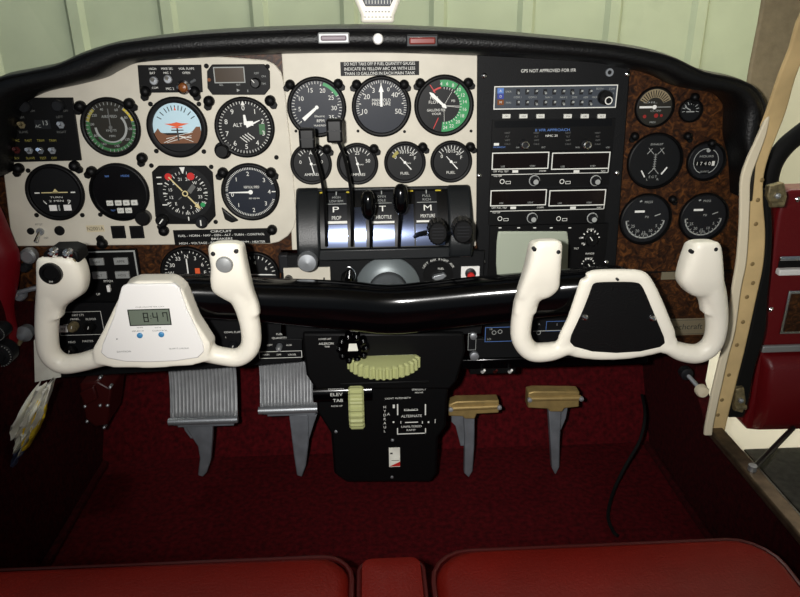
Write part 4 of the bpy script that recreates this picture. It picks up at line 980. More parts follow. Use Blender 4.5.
# raised clock plate
q2 = yl.pts([(121.5,287),(127,284.5),(174,284),(179,288),(186,308),(203,344),(204,352),(198,358),(175,361.5),(150,362.5),(125,362),(107,358.5),(100.5,353),(102,345),(113,318)])
MB('white_plate').prism(q2,.008,.0148).build('clock_plate', yl.o, bevel=.0016)
a,b,c,d = yl.rect(129.5,309.5,170,324.5); sc_ = MB('lcd').box(a,b,c,d,.012,.0154).build('clock_display', yl.o); k = MB('black_satin').frame(a-.001,b+.001,c-.001,d+.001,.0012,.0157).build('display_bezel', sc_)
# seven segment digits
def seg(mb, ch, x, y, w, h, z):
    S = {'8':'abcdefg','4':'bcfg','7':'abcf','1':'bc'}[ch]; tk = w*.2
    g = {'a':(-w/2,w/2,h/2-tk,h/2),'g':(-w/2,w/2,-tk/2,tk/2),'d':(-w/2,w/2,-h/2,-h/2+tk),'f':(-w/2,-w/2+tk,0,h/2),'e':(-w/2,-w/2+tk,-h/2,0),'b':(w/2-tk,w/2,0,h/2),'c':(w/2-tk,w/2,-h/2,0)}
    for s in S: p = g[s]; mb.quad(x+p[0],x+p[1],y+p[2],y+p[3],z)
k = MB('lcd_ink'); yc = (c+d)/2; hh = (d-c)*.62
for ch,px in (('8',146),('4',155.5),('7',165.5)):
    x,_ = yl.L(px,317); seg(k,ch,x,yc,hh*.5,hh,.0157)
x,_ = yl.L(151,317); k.quad(x-.0006,x+.0006,yc+.001,yc+.0022,.0157); k.quad(x-.0006,x+.0006,yc-.0022,yc-.001,.0157); k.build('digits', sc_)
k = MB('dim_ink')
for s,px,py,h,w in (('CHRONOMETER DAY',150,306.8,1.3,28),('MODE',140,327.5,1.3,6),('DATE',158,327.5,1.3,6),('SELECT',138,331,1.6,12),('CONTROL',160,330.5,1.6,15),('DAVTRON',124,351.5,1.9,14),('QUARTZ CHRONO',179,348.5,1.6,20)):
    x,y = yl.L(px,py); k.text(s,x,y,h*yl.s,.0151,w=w*yl.s)
x,y = yl.L(117,339); k.cyl(x,y,.0148,.0152,.0008,8); k.build('lettering', yl.o)
for px,py in ((140,335.2),(161.5,334.2)):
    x,y = yl.L(px,py); MB('blue_button').lathe(x,y,[(.0034,.0145),(.0034,.0165),(.002,.0172),(0,.0174)],16).build('blue_button', yl.o)
yl.zz = .031
x,y = yl.L(51.5,273); b = MB('black_plastic').lathe(x,y,[(.0125,.026),(.0125,.0345),(.011,.036),(.0085,.036),(.0075,.033)],28).build('trim_switch', yl.o)
k = MB('white_ink'); k.text('DN',x,y-.0085,.002,.0364); k.build('lettering', b)
a,b_,c,d = yl.rect(38.5,251.5,76,263.5); bx = MB('black_satin').prism([(a,c-.001),(b_,c-.002),(b_-.001,d-.003),(b_-.010,d+.001),(a+.010,d+.001),(a+.002,d-.004)],-.006,.024).build('switch_block', yl.o, bevel=.002)
for px,py in ((52,253.5),(66.5,254.5)):
    x,y = yl.L(px,py); MB('chrome').lathe(x,y,[(.0055,.023),(.0055,.028),(.003,.030),(.003,.036),(0,.037)],14).build('chrome_switch', bx)
for px,py in ((45,262.5),(71,263)):
    x,y = yl.L(px,py); MB('dirty_metal').lathe(x,y,[(.003,.023),(.003,.0252),(0,.026)],10).build('screw', bx)
x,y = yl.L(224.5,264.5); MB('silver_paint').lathe(x,y,[(.0098,.024),(.0098,.032),(.0085,.0345),(.005,.0355),(0,.0358)],26).build('push_button', yl.o)
for px,py in ((213,254),(236,251.5)):
    x,y = yl.L(px,py); MB('charcoal').lathe(x,y,[(.0026,.026),(.0026,.0312),(0,.0316)],12).build('screw', yl.o)

yr = Th('control_yoke', 'white right control yoke with black trapezoid plate in its hub', 'control yoke', 617,315,YY, 'control yokes')
tubesR = [([(546,258,.012),(534,282,.006),(525,305,.0),(521,325,-.002),(522,340,-.003),(532,351.5,-.004),(550,351.5,-.004),(566,347.5,-.003),(575,349,-.003)],[13,13,11.6,11,10.8,10.6,10.2,8.5,6.5],.95),
          ([(700,260,.012),(711,285,.006),(716,310,.0),(716,330,-.002),(711,345,-.003),(698,353.5,-.004),(682,352,-.004),(668,346.5,-.003),(660,348,-.003)],[13,13,11.8,11,10.8,10.6,10.2,8.5,6.5],.95)]
headsR = [[(541,556,241,.012,.006),(535,561,242.5,.012,.014),(532.5,563,246.5,.012,.0185),(531,563,252,.012,.019),(528,562,266,.011,.019),(524,561,279,.009,.018),(519.5,559.5,291,.006,.016),(517.3,551,299,.004,.014),(515.5,540.5,303,.001,.0125),(513.5,537,314,0,.012)],
          [(695,714,242,.012,.006),(693,718,243.5,.012,.014),(692,721,247.5,.012,.0185),(690,722.5,253,.012,.019),(685,724,267,.011,.019),(681.5,725,282,.009,.018),(686.5,725.5,291.5,.007,.016),(693.5,726.3,297,.005,.014),(702,727,301,.001,.0125),(704,728,315,0,.012)]]
m_ = MB('cream_yoke')
for path, rads, r2 in tubesR:
    pts = catmull([yr.L(x,y,z)+(z,) for x,y,z in path],4); rr = catmull([(r*yr.s,) for r in rads],4)
    m_.tube(pts,[r[0] for r in rr],16,rad2=[r[0]*r2 for r in rr],side=(0,0,1))
for h in headsR: grip(m_, yr, h)
yr.zz = .006
fr = [(589,280.5,.002),(596,278,.002),(616,277.3,.002),(637,278,.002),(644,281.5,.002),(652,295,.002),(664,322,.001),(670,341,0),(655,350,-.001),(616,355.5,-.001),(580,353,-.001),(566,344,0),(575,322,.001),(584,295,.002),(589,280.5,.002)]
m_.tube([yr.L(x,y)+(z,) for x,y,z in catmull(fr,3)],5.0*yr.s,12,rad2=.010,side=(0,0,1))
m_.tube([yr.L(x,y)+(0,) for x,y in ((560,347),(567,340),(573,327))],5*yr.s,10); m_.tube([yr.L(x,y)+(0,) for x,y in ((676,345),(669,337),(662,322))],5*yr.s,10)
m_.prism(yr.pts(catmull([(p[0],p[1]) for p in fr[:-1]],1)),-.014,-.006)
m_.lathe(0,yr.L(617,295)[1],[(.02,-.05),(.02,-.006)],20)
m_.build('body', yr.o, remesh=.0022, iters=7)
q2 = yr.pts([(592,281),(597,278.5),(637,278.5),(641.5,282),(651,306),(664,337),(665,343),(660,347),(640,351.5),(616,353),(592,351.5),(574,346.5),(570,342),(571,335),(583,305)])
MB('leather_black').prism(q2,-.008,.007).build('black_plate', yr.o, bevel=.0012)
for px,py in ((584.5,317),(652,318)):
    x,y = yr.L(px,py); MB('chrome').lathe(x,y,[(.0042,.003),(.0042,.009),(.0025,.0108),(0,.0112)],14).build('screw', yr.o)
x,y = yr.L(616,278); MB('charcoal').lathe(x,y,[(.0016,.008),(.0016,.0125),(0,.0128)],8).build('screw', yr.o)
yr.zz = .031
for px,py in ((534.5,249.5),(558.5,252.2),(692,252),(716,249.5)):
    x,y = yr.L(px,py); MB('charcoal').lathe(x,y,[(.0024,.026),(.0024,.0312),(0,.0316)],12).build('screw', yr.o)

# ------------------------------------------------------------------ rudder pedals
YP = 1.0
def pad_pedal(label, x0, x1, yt, yb, arm, br):
    t = Th('rudder_pedal', label, 'pedal', (x0+x1)/2, yb, YP, 'rudder pedals')
    a,b,c,d = t.rect(x0,yt,x1,yb-6)
    n = 18; per = 6; m_ = MB('alu'); rows = []
    for j in range(9):
        f = j/8; y = c+(d-c)*f; zc = -.022*math.sin(PI*f*.55)-.006*f
        row = []
        for i in range(n*per+1):
            u = i/(n*per); z = zc + .0016*(abs(math.sin(PI*u*n)) if .03 < u < .97 else .3) ; row.append((a+(b-a)*u, y, z))
        rows.append(row)
    vs = [p for r in rows for p in r]; w = n*per+1
    m_.add(vs, [(j*w+i, j*w+i+1, (j+1)*w+i+1, (j+1)*w+i) for j in range(8) for i in range(w-1)])
    o = m_.build('tread_plate', t.o, smooth=60); md = o.modifiers.new('solid','SOLIDIFY'); md.thickness = .005; md.offset = -1
    yc = t.L(x0,yb-3.5)[1]; m_ = MB('steel'); m_.tube([(a-.002,yc,.004),(b+.001,yc,.004)],.0062,18)
    for i in range(26):
        x = a+.008+(b-a-.016)*i/25; m_.tube([(x-.0009,yc,.004),(x+.0009,yc,.004)],.0070,14)
    m_.build('tread_roll', t.o)
    y1 = t.L(x0,yb)[1]; MB('alu_dark').box(a+.012,b-.006,y1-.004,y1+.002,-.012,.006).build('cross_bracket', t.o, bevel=.001)
    MB('alu_dark').prism(t.pts(arm),-.012,.002).build('arm', t.o, bevel=.002)
    MB('alu_dark').prism(t.pts(br),-.016,-.004).build('side_bracket', t.o, bevel=.001)
pad_pedal('large ribbed aluminium rudder pedal at far left, below the left yoke',166.5,235,372,424,[(184,424),(213,424),(212.5,440),(211,460),(207,472),(203,476.5),(198,475),(200,458),(198,446),(190,434)],[(182,426),(200,426),(198,440),(190,440),(184,432)])
pad_pedal('large ribbed aluminium rudder pedal beside the black pedestal, left of it',258,318,369.5,413,[(289,414),(308,414),(309,440),(306,465),(302,476.5),(297,475),(294,455)],[(304,416),(317,416),(314,424),(308,444),(305,444)])
def bar_pedal(label, poly, lip, arm, br):
    t = Th('rudder_pedal', label, 'pedal', sum(p[0] for p in poly)/len(poly), poly[0][1], YP, 'rudder pedals')
    MB('gold_alu').prism(t.pts(poly),-.012,.010).build('folded_tread', t.o, bevel=.002)
    a,b = t.L(*lip[0]), t.L(*lip[1]); MB('gold_alu').tube([(a[0],a[1],.009),(b[0],b[1],.009)],.0045,12).build('tread_edge', t.o)
    MB('alu_dark').prism(t.pts(arm),-.010,.004).build('arm', t.o, bevel=.002)
    MB('alu_dark').prism(t.pts(br),-.016,-.006).build('side_bracket', t.o, bevel=.001)
    for p in (lip[0],lip[1]):
        x,y = t.L(*p); MB('alu').lathe(x,y,[(.004,.010),(.004,.015),(0,.0165)],10).build('pivot_bolt', t.o)
bar_pedal('narrow folded gold rudder pedal just right of the black pedestal',[(448,402),(456,398.5),(498,397.5),(498,410),(476,411),(474,416),(464,416),(462,413.5),(448,413)],[(450,405.5),(498,403.5)],[(463.5,415),(474.5,415),(474,445),(472.5,470),(468.5,476.5),(464,472),(464.5,440)],[(452,414),(466,414),(465,448),(461,448),(456,428),(452,424)])
bar_pedal('narrow folded gold rudder pedal at far right, higher than its neighbour',[(527,390),(533,388.5),(578,389),(577.5,404),(563,405.5),(561,409),(549,409),(546,406),(526.5,405)],[(528,396),(579,395)],[(548,408),(561,408),(559.5,440),(559,466),(555,474),(551.5,467),(550,440)],[(558,406),(569.5,406),(567,420),(562,432),(558,432)])
# ------------------------------------------------------------------ glareshield
gl = empty('glareshield', 'black padded leather glareshield arching over the whole instrument panel', 'glareshield', P(380,50,.90))
g0 = Vector(gl.location)
ST = [(-25,185,3,175),(-28,130,6,140),(-20,92,14,108),(0,75,32,96),(30,68,50,90.5),(58,62,76,85),(80,52,100,78.5),(105,44,114,71),(130,38.5,136,63),(200,30,200,58),(285,25.5,285,54),(370,24,375,53),(450,27,450,55),(520,32,520,58),(600,40,595,63),(645,47,628,69),(672,55,655,75),(700,68,681,87),(735,76,705,91.5),(754,87,722,95),(763,105,733,107),(761,122,733,122),(753,142,733,139),(748,165,738,162),(744,197,740,197)]
ST = catmull(ST,4)
rings = []; pipe = []; deck = []
for tx,ty,bx,by in ST:
    T, B = P(tx,ty,.90), P(bx,by,.90)
    mid = (T+B)/2; hv = (T-B)/2
    ring = []
    prof = [(.97,.9285)]
    for i in range(13):
        a = PI/2 - PI*i/12
        v = math.copysign(abs(math.sin(a))**.75, math.sin(a)); dd = abs(math.cos(a))**.75
        v2 = v
        y = .928-.052*dd
        pass
        prof.append((v2,y))
    prof += [(-.98,.9285)]
    for v,y in prof: p = mid+hv*v; ring.append(Vector((p.x,y,p.z))-g0)
    rings.append(ring)
    p = mid+hv*.60; pipe.append(Vector((p.x,.928-.052*abs(math.cos(math.asin(.60**(1/.75))))**.75-.0005,p.z))-g0)
    deck.append(T-g0)
MB('leather_black').loft(rings).build('padded_roll', gl, smooth=60, normals=True)
MB('leather_black').tube(pipe,.0022,8).build('piping', gl)
vs = []; n0 = 0
for p in deck[10:-16]:
    vs += [(p.x+g0.x,.929,p.z+g0.z-.010),((p.x+g0.x)*.93,1.40,p.z+g0.z-.04)]; n0 += 1
MB('leather_black').add(vs,[(2*i,2*i+1,2*i+3,2*i+2) for i in range(n0-1)]).build('trim_9'); struct(bpy.data.objects['trim_9'],'black top deck running from the glareshield to the windscreen')

for name,lab,r,fr_,ln in (('warning_light','rectangular warning light with white lens and chrome frame on the glareshield front',(318,32.5,349.5,43.5),'silver_paint','white_lens'),('warning_light','rectangular warning light with dull red lens on the glareshield front',(406,34.5,438,47),'charcoal','red_lens')):
    t = Th(name, lab, 'lamp', (r[0]+r[2])/2,(r[1]+r[3])/2,.877,'glareshield warning lights')
    a,b,c,d = t.rect(*r); kx = .0035
    MB(fr_).box(a,b,c,d,-.012,.004).build('frame', t.o, bevel=.0015)
    MB(ln).box(a+kx,b-kx,c+kx*.9,d-kx*.9,.003,.0065).build('lens', t.o, bevel=.0018)
t = Th('glareshield_button', 'small round white button on the glareshield between the two warning lights', 'button', 378,39,.877)
MB('white_plate').lathe(0,0,[(.0064,-.012),(.0064,.004),(.005,.0065),(0,.0072)],22).build('button_cap', t.o)

# compass on the top
t = Th('magnetic_compass', 'white compass housing standing on top of the glareshield, cut by the top edge', 'compass', 377.5,22,.955)
out = [(361,23),(361,15.5),(358,8),(354.5,0),(353.5,-14),(357,-26),(367,-34),(377.5,-36),(389,-34),(398,-26),(401.5,-14),(400,0),(397,8),(394,15.5),(394,23)]
MB('cream_yoke').prism(t.pts(out),-.02,.018).build('housing', t.o, bevel=.004, seg=3)
w = t.pts([(363.5,0),(366,5.5),(389,5.5),(391.5,0),(392,-12),(389,-19),(377,-22),(366,-19),(363,-12)])
MB('charcoal').prism(t.pts([(362.5,0.5),(365.5,6.7),(389.5,6.7),(392.5,0.5),(393,-13),(389.5,-20),(377,-23),(365.5,-20),(362,-13)]),.017,.0195).build('bezel', t.o)
f_ = MB('radio_face').prism(w,.0185,.0205).build('dial', t.o); k = MB('white_ink')
for s,px in (('12',370),('15',378),('S',386)):
    x,y = t.L(px,-4); k.text(s,x,y,4*t.s,.0207)
for i in range(9):
    x,y = t.L(366+i*3,2.5); k.quad(x-.0004,x+.0004,y-.002,y+.002,.0207)
k.build('markings', f_)
k = MB('dim_ink')
for i in range(8):
    x,y = t.L(366+i*3.2,12.0); k.quad(x-.0010,x+.0010,y-.0006,y+.0006,.0186)
    x,y = t.L(365+i*3.6,17.2); k.quad(x-.0013,x+.0013,y-.0005,y+.0005,.0186)
k.build('correction_card', t.o)

# ------------------------------------------------------------------ cabin shell
XL, XR = -.535, .50
fy = 1.085
def slab(name, mt, pts, label=None, th=.02, nrm=None):
    """closed slab from a 3D quad outline, thickened along -normal"""
    pts = [Vector(p) for p in pts]
    n = (pts[1]-pts[0]).cross(pts[2]-pts[0]).normalized() if nrm is None else Vector(nrm)
    m_ = MB(mt); N = len(pts); m_.add(pts+[p-n*th for p in pts], [tuple(range(N)), tuple(range(2*N-1,N-1,-1))]+[(i,N+i,N+(i+1)%N,(i+1)%N) for i in range(N)])
    return struct(m_.build(name, None, smooth=0, normals=True), label)
slab('floor','carpet',[(XL,.05,0),(XR,.05,0),(XR,fy,0),(XL,fy,0)],'dark red carpet floor of the footwell')
slab('wall_front','carpet',[(XL,fy,0),(XR,fy,0),(XR,1.30,.36),(XR,1.32,.58),(XL,1.32,.58),(XL,1.30,.36)],'red carpeted firewall behind the rudder pedals',nrm=(0,-1,0))
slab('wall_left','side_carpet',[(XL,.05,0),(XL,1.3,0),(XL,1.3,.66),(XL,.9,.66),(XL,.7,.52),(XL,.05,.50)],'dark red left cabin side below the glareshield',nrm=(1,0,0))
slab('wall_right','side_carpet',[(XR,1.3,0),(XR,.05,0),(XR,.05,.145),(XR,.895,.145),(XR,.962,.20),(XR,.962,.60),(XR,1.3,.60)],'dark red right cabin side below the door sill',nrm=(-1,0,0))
# kick panel seams along the footwell edges
for s_,xx,nm in ((1,XL+.012,'trim_1'),(-1,XR-.012,'trim_2')):
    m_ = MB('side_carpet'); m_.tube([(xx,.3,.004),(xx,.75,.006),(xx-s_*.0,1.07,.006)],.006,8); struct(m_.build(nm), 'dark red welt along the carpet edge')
# carpet bolt plates at the pedal feet
# door sill
m_ = MB('sill'); m_.box(XR-.004,XR+.020,.05,.905,.145,.158); struct(m_.build('trim_3',None,bevel=.003),'worn bronze metal door sill strip at the right')
# door post
def strip(name, mt, st, dy, label, bevel=.003):
    rings = []
    for xl,xr,y,Y in catmull(st,3):
        a,b = P(xl,y,Y), P(xr,y,Y); rings.append([tuple(a),tuple(b),(b.x,b.y+dy,b.z),(a.x,a.y+dy,a.z)])
    return struct(MB(mt).loft(rings).build(name,None,bevel=bevel,normals=True,smooth=40),label)
fl_st = [(985,1010,-280,.70),(870,893,-90,.76),(806,828,4,.80),(790,809,48,.825),(779,797,76,.84),(767,787,111,.865),(757,777,137,.88),(752,769,158,.888),(749,764,180,.89),(747,764,205,.89),(746,766,232,.889),(743,764,265,.888),(738,757,298,.887),(731,750,330,.887),(724,744,356,.887),(716,736,387,.887),(709,727,424,.887),(708,725,436,.887)]
fp_ = strip('trim_4','tan_post',fl_st,.006,'tan riveted door post at the right of the panel')
bead_st = [(768,771,114,.868),(759,767,134,.871),(748,758.5,158,.874),(741.5,751.5,178,.874),(740.5,750.5,200,.874),(740,749.5,225,.873),(737,747,262,.872),(732.5,741.5,289,.871),(727.5,736,330,.871),(721,729,356,.871),(713.5,722,387,.871),(706,714,424,.871),(704.5,712.5,436,.871)]
bd = strip('trim_5','cream_bead',bead_st,.006,'cream rounded bead along the inner edge of the door post',.004)
m_ = MB('rivet')
for px,py in ((762,180),(758,200),(756,224),(752.5,264),(753,283),(747,297),(743,322),(737,345),(729,375),(722,400),(718,415),(790,70),(776,105),(768,125)):
    # rivet heads set on the post face
    best = min(fl_st, key=lambda s: abs(s[2]-py)); p = P(px,py,best[3]-.001)
    m_.add([(p.x+.0032*math.cos(2*PI*i/10),p.y,p.z+.0032*math.sin(2*PI*i/10)) for i in range(10)]+[(p.x,p.y-.0016,p.z)],[(i,(i+1)%10,10) for i in range(10)])
rv = m_.build('rivets', fp_); 
bp = [(800,875,-250,.96),(777,842,-90,.99),(764,822,-6,1.0),(759,806,25,.995),(752,795,60,.985),(747,782,92,.975),(744,770,125,.965),(743,760,150,.955)]
strip('trim_6','brown_post',bp,.008,'grey brown windscreen post at the right')
# window seal beside the post
seal = [(764,771,190,.90),(766,773,232,.90),(763,771,270,.90),(756,768,300,.90),(750,766,332,.90),(742,757,362,.90),(737,752,384,.90),(731,748,405,.90),(728,743,418,.90)]
strip('trim_7','rubber',seal,.012,'black rubber door seal behind the tan post',.003)

# windscreen
pts_t = []; vs = []
for px in range(-40,861,60):
    a = P(px,40,1.0); x = a.x
    k_ = 1-(x/.62)**2*.35
    vs += [(x, 1.02+.42*k_, .70),(x*.98, .95+.25*k_, .85),(x*.94, .72+.18*k_, 1.05)]
n0 = len(vs)//3
struct(MB('glass').add(vs,[(3*i+j,3*i+3+j,3*i+4+j,3*i+1+j) for i in range(n0-1) for j in range(2)]).build('window_1'),'clear curved windscreen in front of the glareshield')

# left sidewall controls
t = empty('side_bolster', 'red padded side bolster with control knobs at the far left edge', 'side panel', P(4,290,.86))
b0 = Vector(t.location)
prof = []
m_ = MB('red_trim'); rings = []
for xl,xr,py,Y in catmull([(-30,-10,200,.90),(-30,-4,212,.90),(-30,3,228,.90),(-30,9,243,.90),(-30,15,258,.90),(-30,14,285,.90),(-30,9,310,.895),(-30,13,335,.89),(-30,13,352,.885),(-30,6,370,.88),(-30,-4,382,.88)],3):
    a,b = P(xl,py,Y), P(xr,py,Y); w_ = (b.x-a.x)
    rings.append([(a.x-b0.x,a.y+.015-b0.y,a.z-b0.z),(a.x-b0.x,a.y-b0.y,a.z-b0.z),(a.x+w_*.5-b0.x,a.y-.012-b0.y,a.z-b0.z),(a.x+w_*.8-b0.x,a.y-.010-b0.y,a.z-b0.z),(b.x-b0.x,b.y+.004-b0.y,b.z-b0.z),(b.x-b0.x,b.y+.015-b0.y,b.z-b0.z)])
m_.loft(rings).build('pad', t, smooth=70, normals=True)
for px,py,rp in ((2,353,13),(0,331,8)):
    q = P(px,py,.862)-b0; sk = (P(px+1,py,.862)-P(px,py,.862)).length*rp
    o = MB('charcoal').lathe(0,0,[(sk,-.012),(sk,.006),(sk*.85,.009),(sk*.55,.010),(sk*.5,.015),(0,.016)],26).build('knob', t); o.location = q; o.rotation_euler = (PI/2,0,0)
    MB('grey_ink').ticks(14,0,180,sk*.86,sk*.97,.0011,.0092).build('graduations', o)
tt = Th('vent_knob', 'dull metal round knob on the left wall behind the left yoke', 'knob', 25,333,.91)
MB('alu_dark').lathe(0,0,[(.010,-.01),(.012,.004),(.009,.008),(.005,.014),(0,.015)],22).build('knob_body', tt.o); MB('dirty_metal').tube([(.002,.0,.005),(-.008,-.014,.010)],.003,8).build('handle', tt.o)
tt = Th('door_latch_rod', 'thin grey metal rod lying sideways on the left wall above the metal knob', 'rod', 24,291,.92)
MB('alu_dark').tube([(-.014,-.004,0),(.010,.003,.002),(.022,.004,-.004)],.0035,8).build('rod', tt.o); MB('steel').lathe(-.012,-.004,[(.005,0),(.005,.006),(0,.007)],12).build('end_cap', tt.o)

# papers
t = Th('white_card', 'plain white card hanging down behind the left yoke grip', 'card', 48,368,.9245)
MB('paper').prism(t.pts([(34,340),(58,340),(61,377),(35,382)]),-.001,.0005).build('sheet', t.o)
t = Th('folded_chart', 'crumpled torn chart with yellow and blue edges stuffed at the left sidewall', 'chart', 30,425,.82)
def crumple(name, mt, pts, z, sd):
    rnd = random.Random(sd); P2 = t.pts(pts); n = len(P2)//2
    L_, R_ = P2[:n], P2[n:][::-1]; m_ = MB(mt); rows = []
    Lc = catmull([p for p in L_],3); Rc = catmull([p for p in R_],3)
    for (lx,ly),(rx,ry) in zip(Lc,Rc):
        rows.append([(lx+(rx-lx)*j/7, ly+(ry-ly)*j/7, z+.012*math.sin(j*1.6+ly*60)+rnd.uniform(-.003,.003)) for j in range(8)])
    m_.add([p for r in rows for p in r],[(i*8+j,i*8+j+1,(i+1)*8+j+1,(i+1)*8+j) for i in range(len(rows)-1) for j in range(7)])
    o = m_.build(name, t.o, smooth=50); md = o.modifiers.new('solid','SOLIDIFY'); md.thickness=.001
crumple('yellow_sheet','paper_yellow',[(34,395),(28,410),(24,425),(22,440),(24,450),  (29,446),(33,438),(38,426),(44,416),(48,404)],-.004,1)
crumple('pale_sheet','paper',[(40,381),(30,395),(22,412),(14,425),(16,434),  (22,432),(29,424),(36,412),(45,400),(51,383)],.006,2)
crumple('torn_sheet','paper',[(50,381),(40,400),(32,415),(24,436),(14,448),  (22,453),(28,440),(38,425),(47,405),(54,381)],0,3)
crumple('lower_sheet','paper',[(17,430),(16,436),(15,442),(13,448),(13,451),  (22,451),(25,446),(26,440),(26,435),(24,430)],-.002,5)
crumple('blue_corner','paper_blue',[(14,447),(11,453),(9.5,459),(10,465),(11,471),  (13,468),(15,462),(18,457),(22,455),(25,450)],-.006,4)

# brake linkage at the left
t = Th('brake_linkage', 'dark red bracket with bright screw heads low on the left, above the chart', 'bracket', 97,400,1.02)
MB('dark_red').prism(t.pts([(80,383),(98,380),(112,388),(108,424),(96,426),(86,418)]),-.07,.004).build('bracket', t.o, bevel=.003)
MB('dark_red').prism(t.pts([(82,390),(96,383),(100,396),(88,402)]),.0,.012).build('cam_plate', t.o, bevel=.002)
for px,py in ((101,376.5),(86,405),(88,420),(105,426),(101,404),(108.5,404),(111,386)):
    x,y = t.L(px,py); MB('steel').lathe(x,y,[(.0028,-.004),(.0028,.006),(0,.008)],10).build('screw', t.o)

# hanging wire at the right
o = MB('rubber').tube(catmull([tuple(p) for p in (P(642,395,1.05),P(645,415,1.0),P(640,440,.97),P(626,465,.95),P(614,490,.92),PZ(608,515,.012),PZ(613,531,.008),PZ(618,536,.008))],5),.0028,8).build('headset_wire')
tag(o,'thin dark wire hanging down and lying on the right footwell carpet','wire')
o2 = MB('side_carpet')
# seats
def seat(name, label, x0, x1, yf, zt, rr, back=.02):
    t = empty(name, label, 'seat', ((x0+x1)/2,(yf+back)/2,0), None if name != 'front_seat' else 'front seats')
    cx, cyy = (x0+x1)/2, (yf+back)/2
    w, l = (x1-x0)/2, (yf-back)/2
    m_ = MB('red_leather'); rings = []
    for f,z in ((0.94,.0),(.985,.03),(1.0,.06),(1.0,zt-.03),(.995,zt-.012),(.975,zt-.003),(.93,zt+.003),(.6,zt+.006),(.2,zt+.007)):
        dx = w*(1-f) if f > .9 else w*(1-f); 
        rings.append([(p[0],p[1],z) for p in rrect(-w+w*(1-f),w-w*(1-f),-l+w*(1-f),l-w*(1-f),max(.002,rr*f if f > .9 else rr*f))])
    m_.loft(rings).build('cushion', t, smooth=60, normals=True)
    ring = [(p[0],p[1],zt-.008) for p in rrect(-w-.001,w+.001,-l-.001,l+.001,rr)]
    MB('piping_red').tube(ring+[ring[0]],.003,8,cap=False).build('piping', t)
    return t
zs = .19
lx1 = P(354,585,.56).x; 
pl_ = PZ(200,558,zs); pr_ = PZ(600,541,zs); pc_ = PZ(390,557,zs)
seat('front_seat','left red leather front seat cushion, front edge lower in the photo', -.505, PZ(351,560,zs).x, pl_.y, zs, .035)
seat('front_seat','right red leather front seat cushion, front edge higher in the photo', PZ(430.5,545,zs).x, PZ(803,560,zs).x-.02, pr_.y, zs, .045)
seat('centre_cushion','narrow red leather cushion filling the gap between the two front seats', PZ(360,560,zs).x, PZ(422,560,zs).x, pc_.y, zs-.002, .012)

struct(MB('hangar_cream').box(-.56,.54,-1.0,.74,1.10,1.12).build('ceiling',None,smooth=0),'pale cabin headliner out of view, added to block hangar light')  # unseen cabin roof, added to keep hangar lamp light off the interior
# ------------------------------------------------------------------ open door, wing, hangar
DY = .955
dr = bpy.data.objects.new('door_1', None); COL.objects.link(dr); dr.location = P(748,430,DY); dr['kind']='structure'; dr['label']='open cabin door with red upholstery beyond the tan post'
d0 = Vector(dr.location)
class DT(Th):
    def __init__(s, Y): s.o = dr; s.p = P(748,430,Y); s.Y = Y; s.s = (P(749,430,Y)-s.p).length
D = DT(DY)
def dmesh(mb, name, bevel=0, **k):
    o = mb.build(name, dr, bevel=bevel, **k); o.rotation_euler = (PI/2,0,0); return o
xr = 1.05
def dl(px,py): return D.L(px,py)
a1 = dl(786,193); 
body = [dl(743,425),dl(752,400),dl(757,360),dl(762,320),dl(770,270),dl(778,215),dl(783,196),dl(790,190)]
body += [(a1[0]+.55,a1[1]+.012),(a1[0]+.55,dl(760,431)[1]-.01),(dl(760,431)[0],dl(760,431)[1]),dl(748,430)]
dmesh(MB('red_door').prism(body,-.045,0),'upholstered_panel',bevel=.006,seg=3)
yl0,yl1 = dl(760,430)[1], dl(760,352)[1]; xl0 = dl(752,400)[0]
m_ = MB('red_door'); rings = []
for f,z in ((0,.001),(.05,.014),(.15,.022),(.5,.026),(.85,.022),(.95,.014),(1,.001)):
    y = yl0+.006+(yl1-yl0-.008)*f; x = dl(751+11*f,430-78*f)[0]; rings.append([(x,y,0),(x+.004,y,z*.7),(x+.012,y,z),(xl0+.55,y,z),(xl0+.55,y,0)])
dmesh(m_.loft(rings),'map_pocket',normals=True,smooth=60)
def dstrip(p0,y0,y1,mt,nm,z=.006,endx=.52):
    x = dl(p0,(y0+y1)/2)[0]; c = dl(p0,y1)[1]; d = dl(p0,y0)[1]; return dmesh(MB(mt).box(x,x+endx,c,d,0,z),nm,bevel=.002)
dstrip(778,255.5,260,'chrome','chrome_strip'); dstrip(775,267.5,273.5,'white_plate','white_strip',.012); dstrip(778,260,267.5,'rubber','strip_recess',.002); dstrip(760,344.5,351,'silver_paint','pocket_edge_strip',.008)
x,c = dl(781,329)[0],dl(781,331)[1]; d = dl(787,292)[1]
dmesh(MB('chrome').box(x-.003,x+.40,c-.004,d+.003,0,.004),'inset_frame',bevel=.001); dmesh(MB('burl').box(x+.002,x+.395,c+.001,d-.002,.0,.0055),'wood_inset')
for px,py in ((770,309),(797,199)):
    x,y = dl(px,py); dmesh(MB('chrome').lathe(x,y,[(.004,0),(.004,.003),(0,.006)],12),'screw')
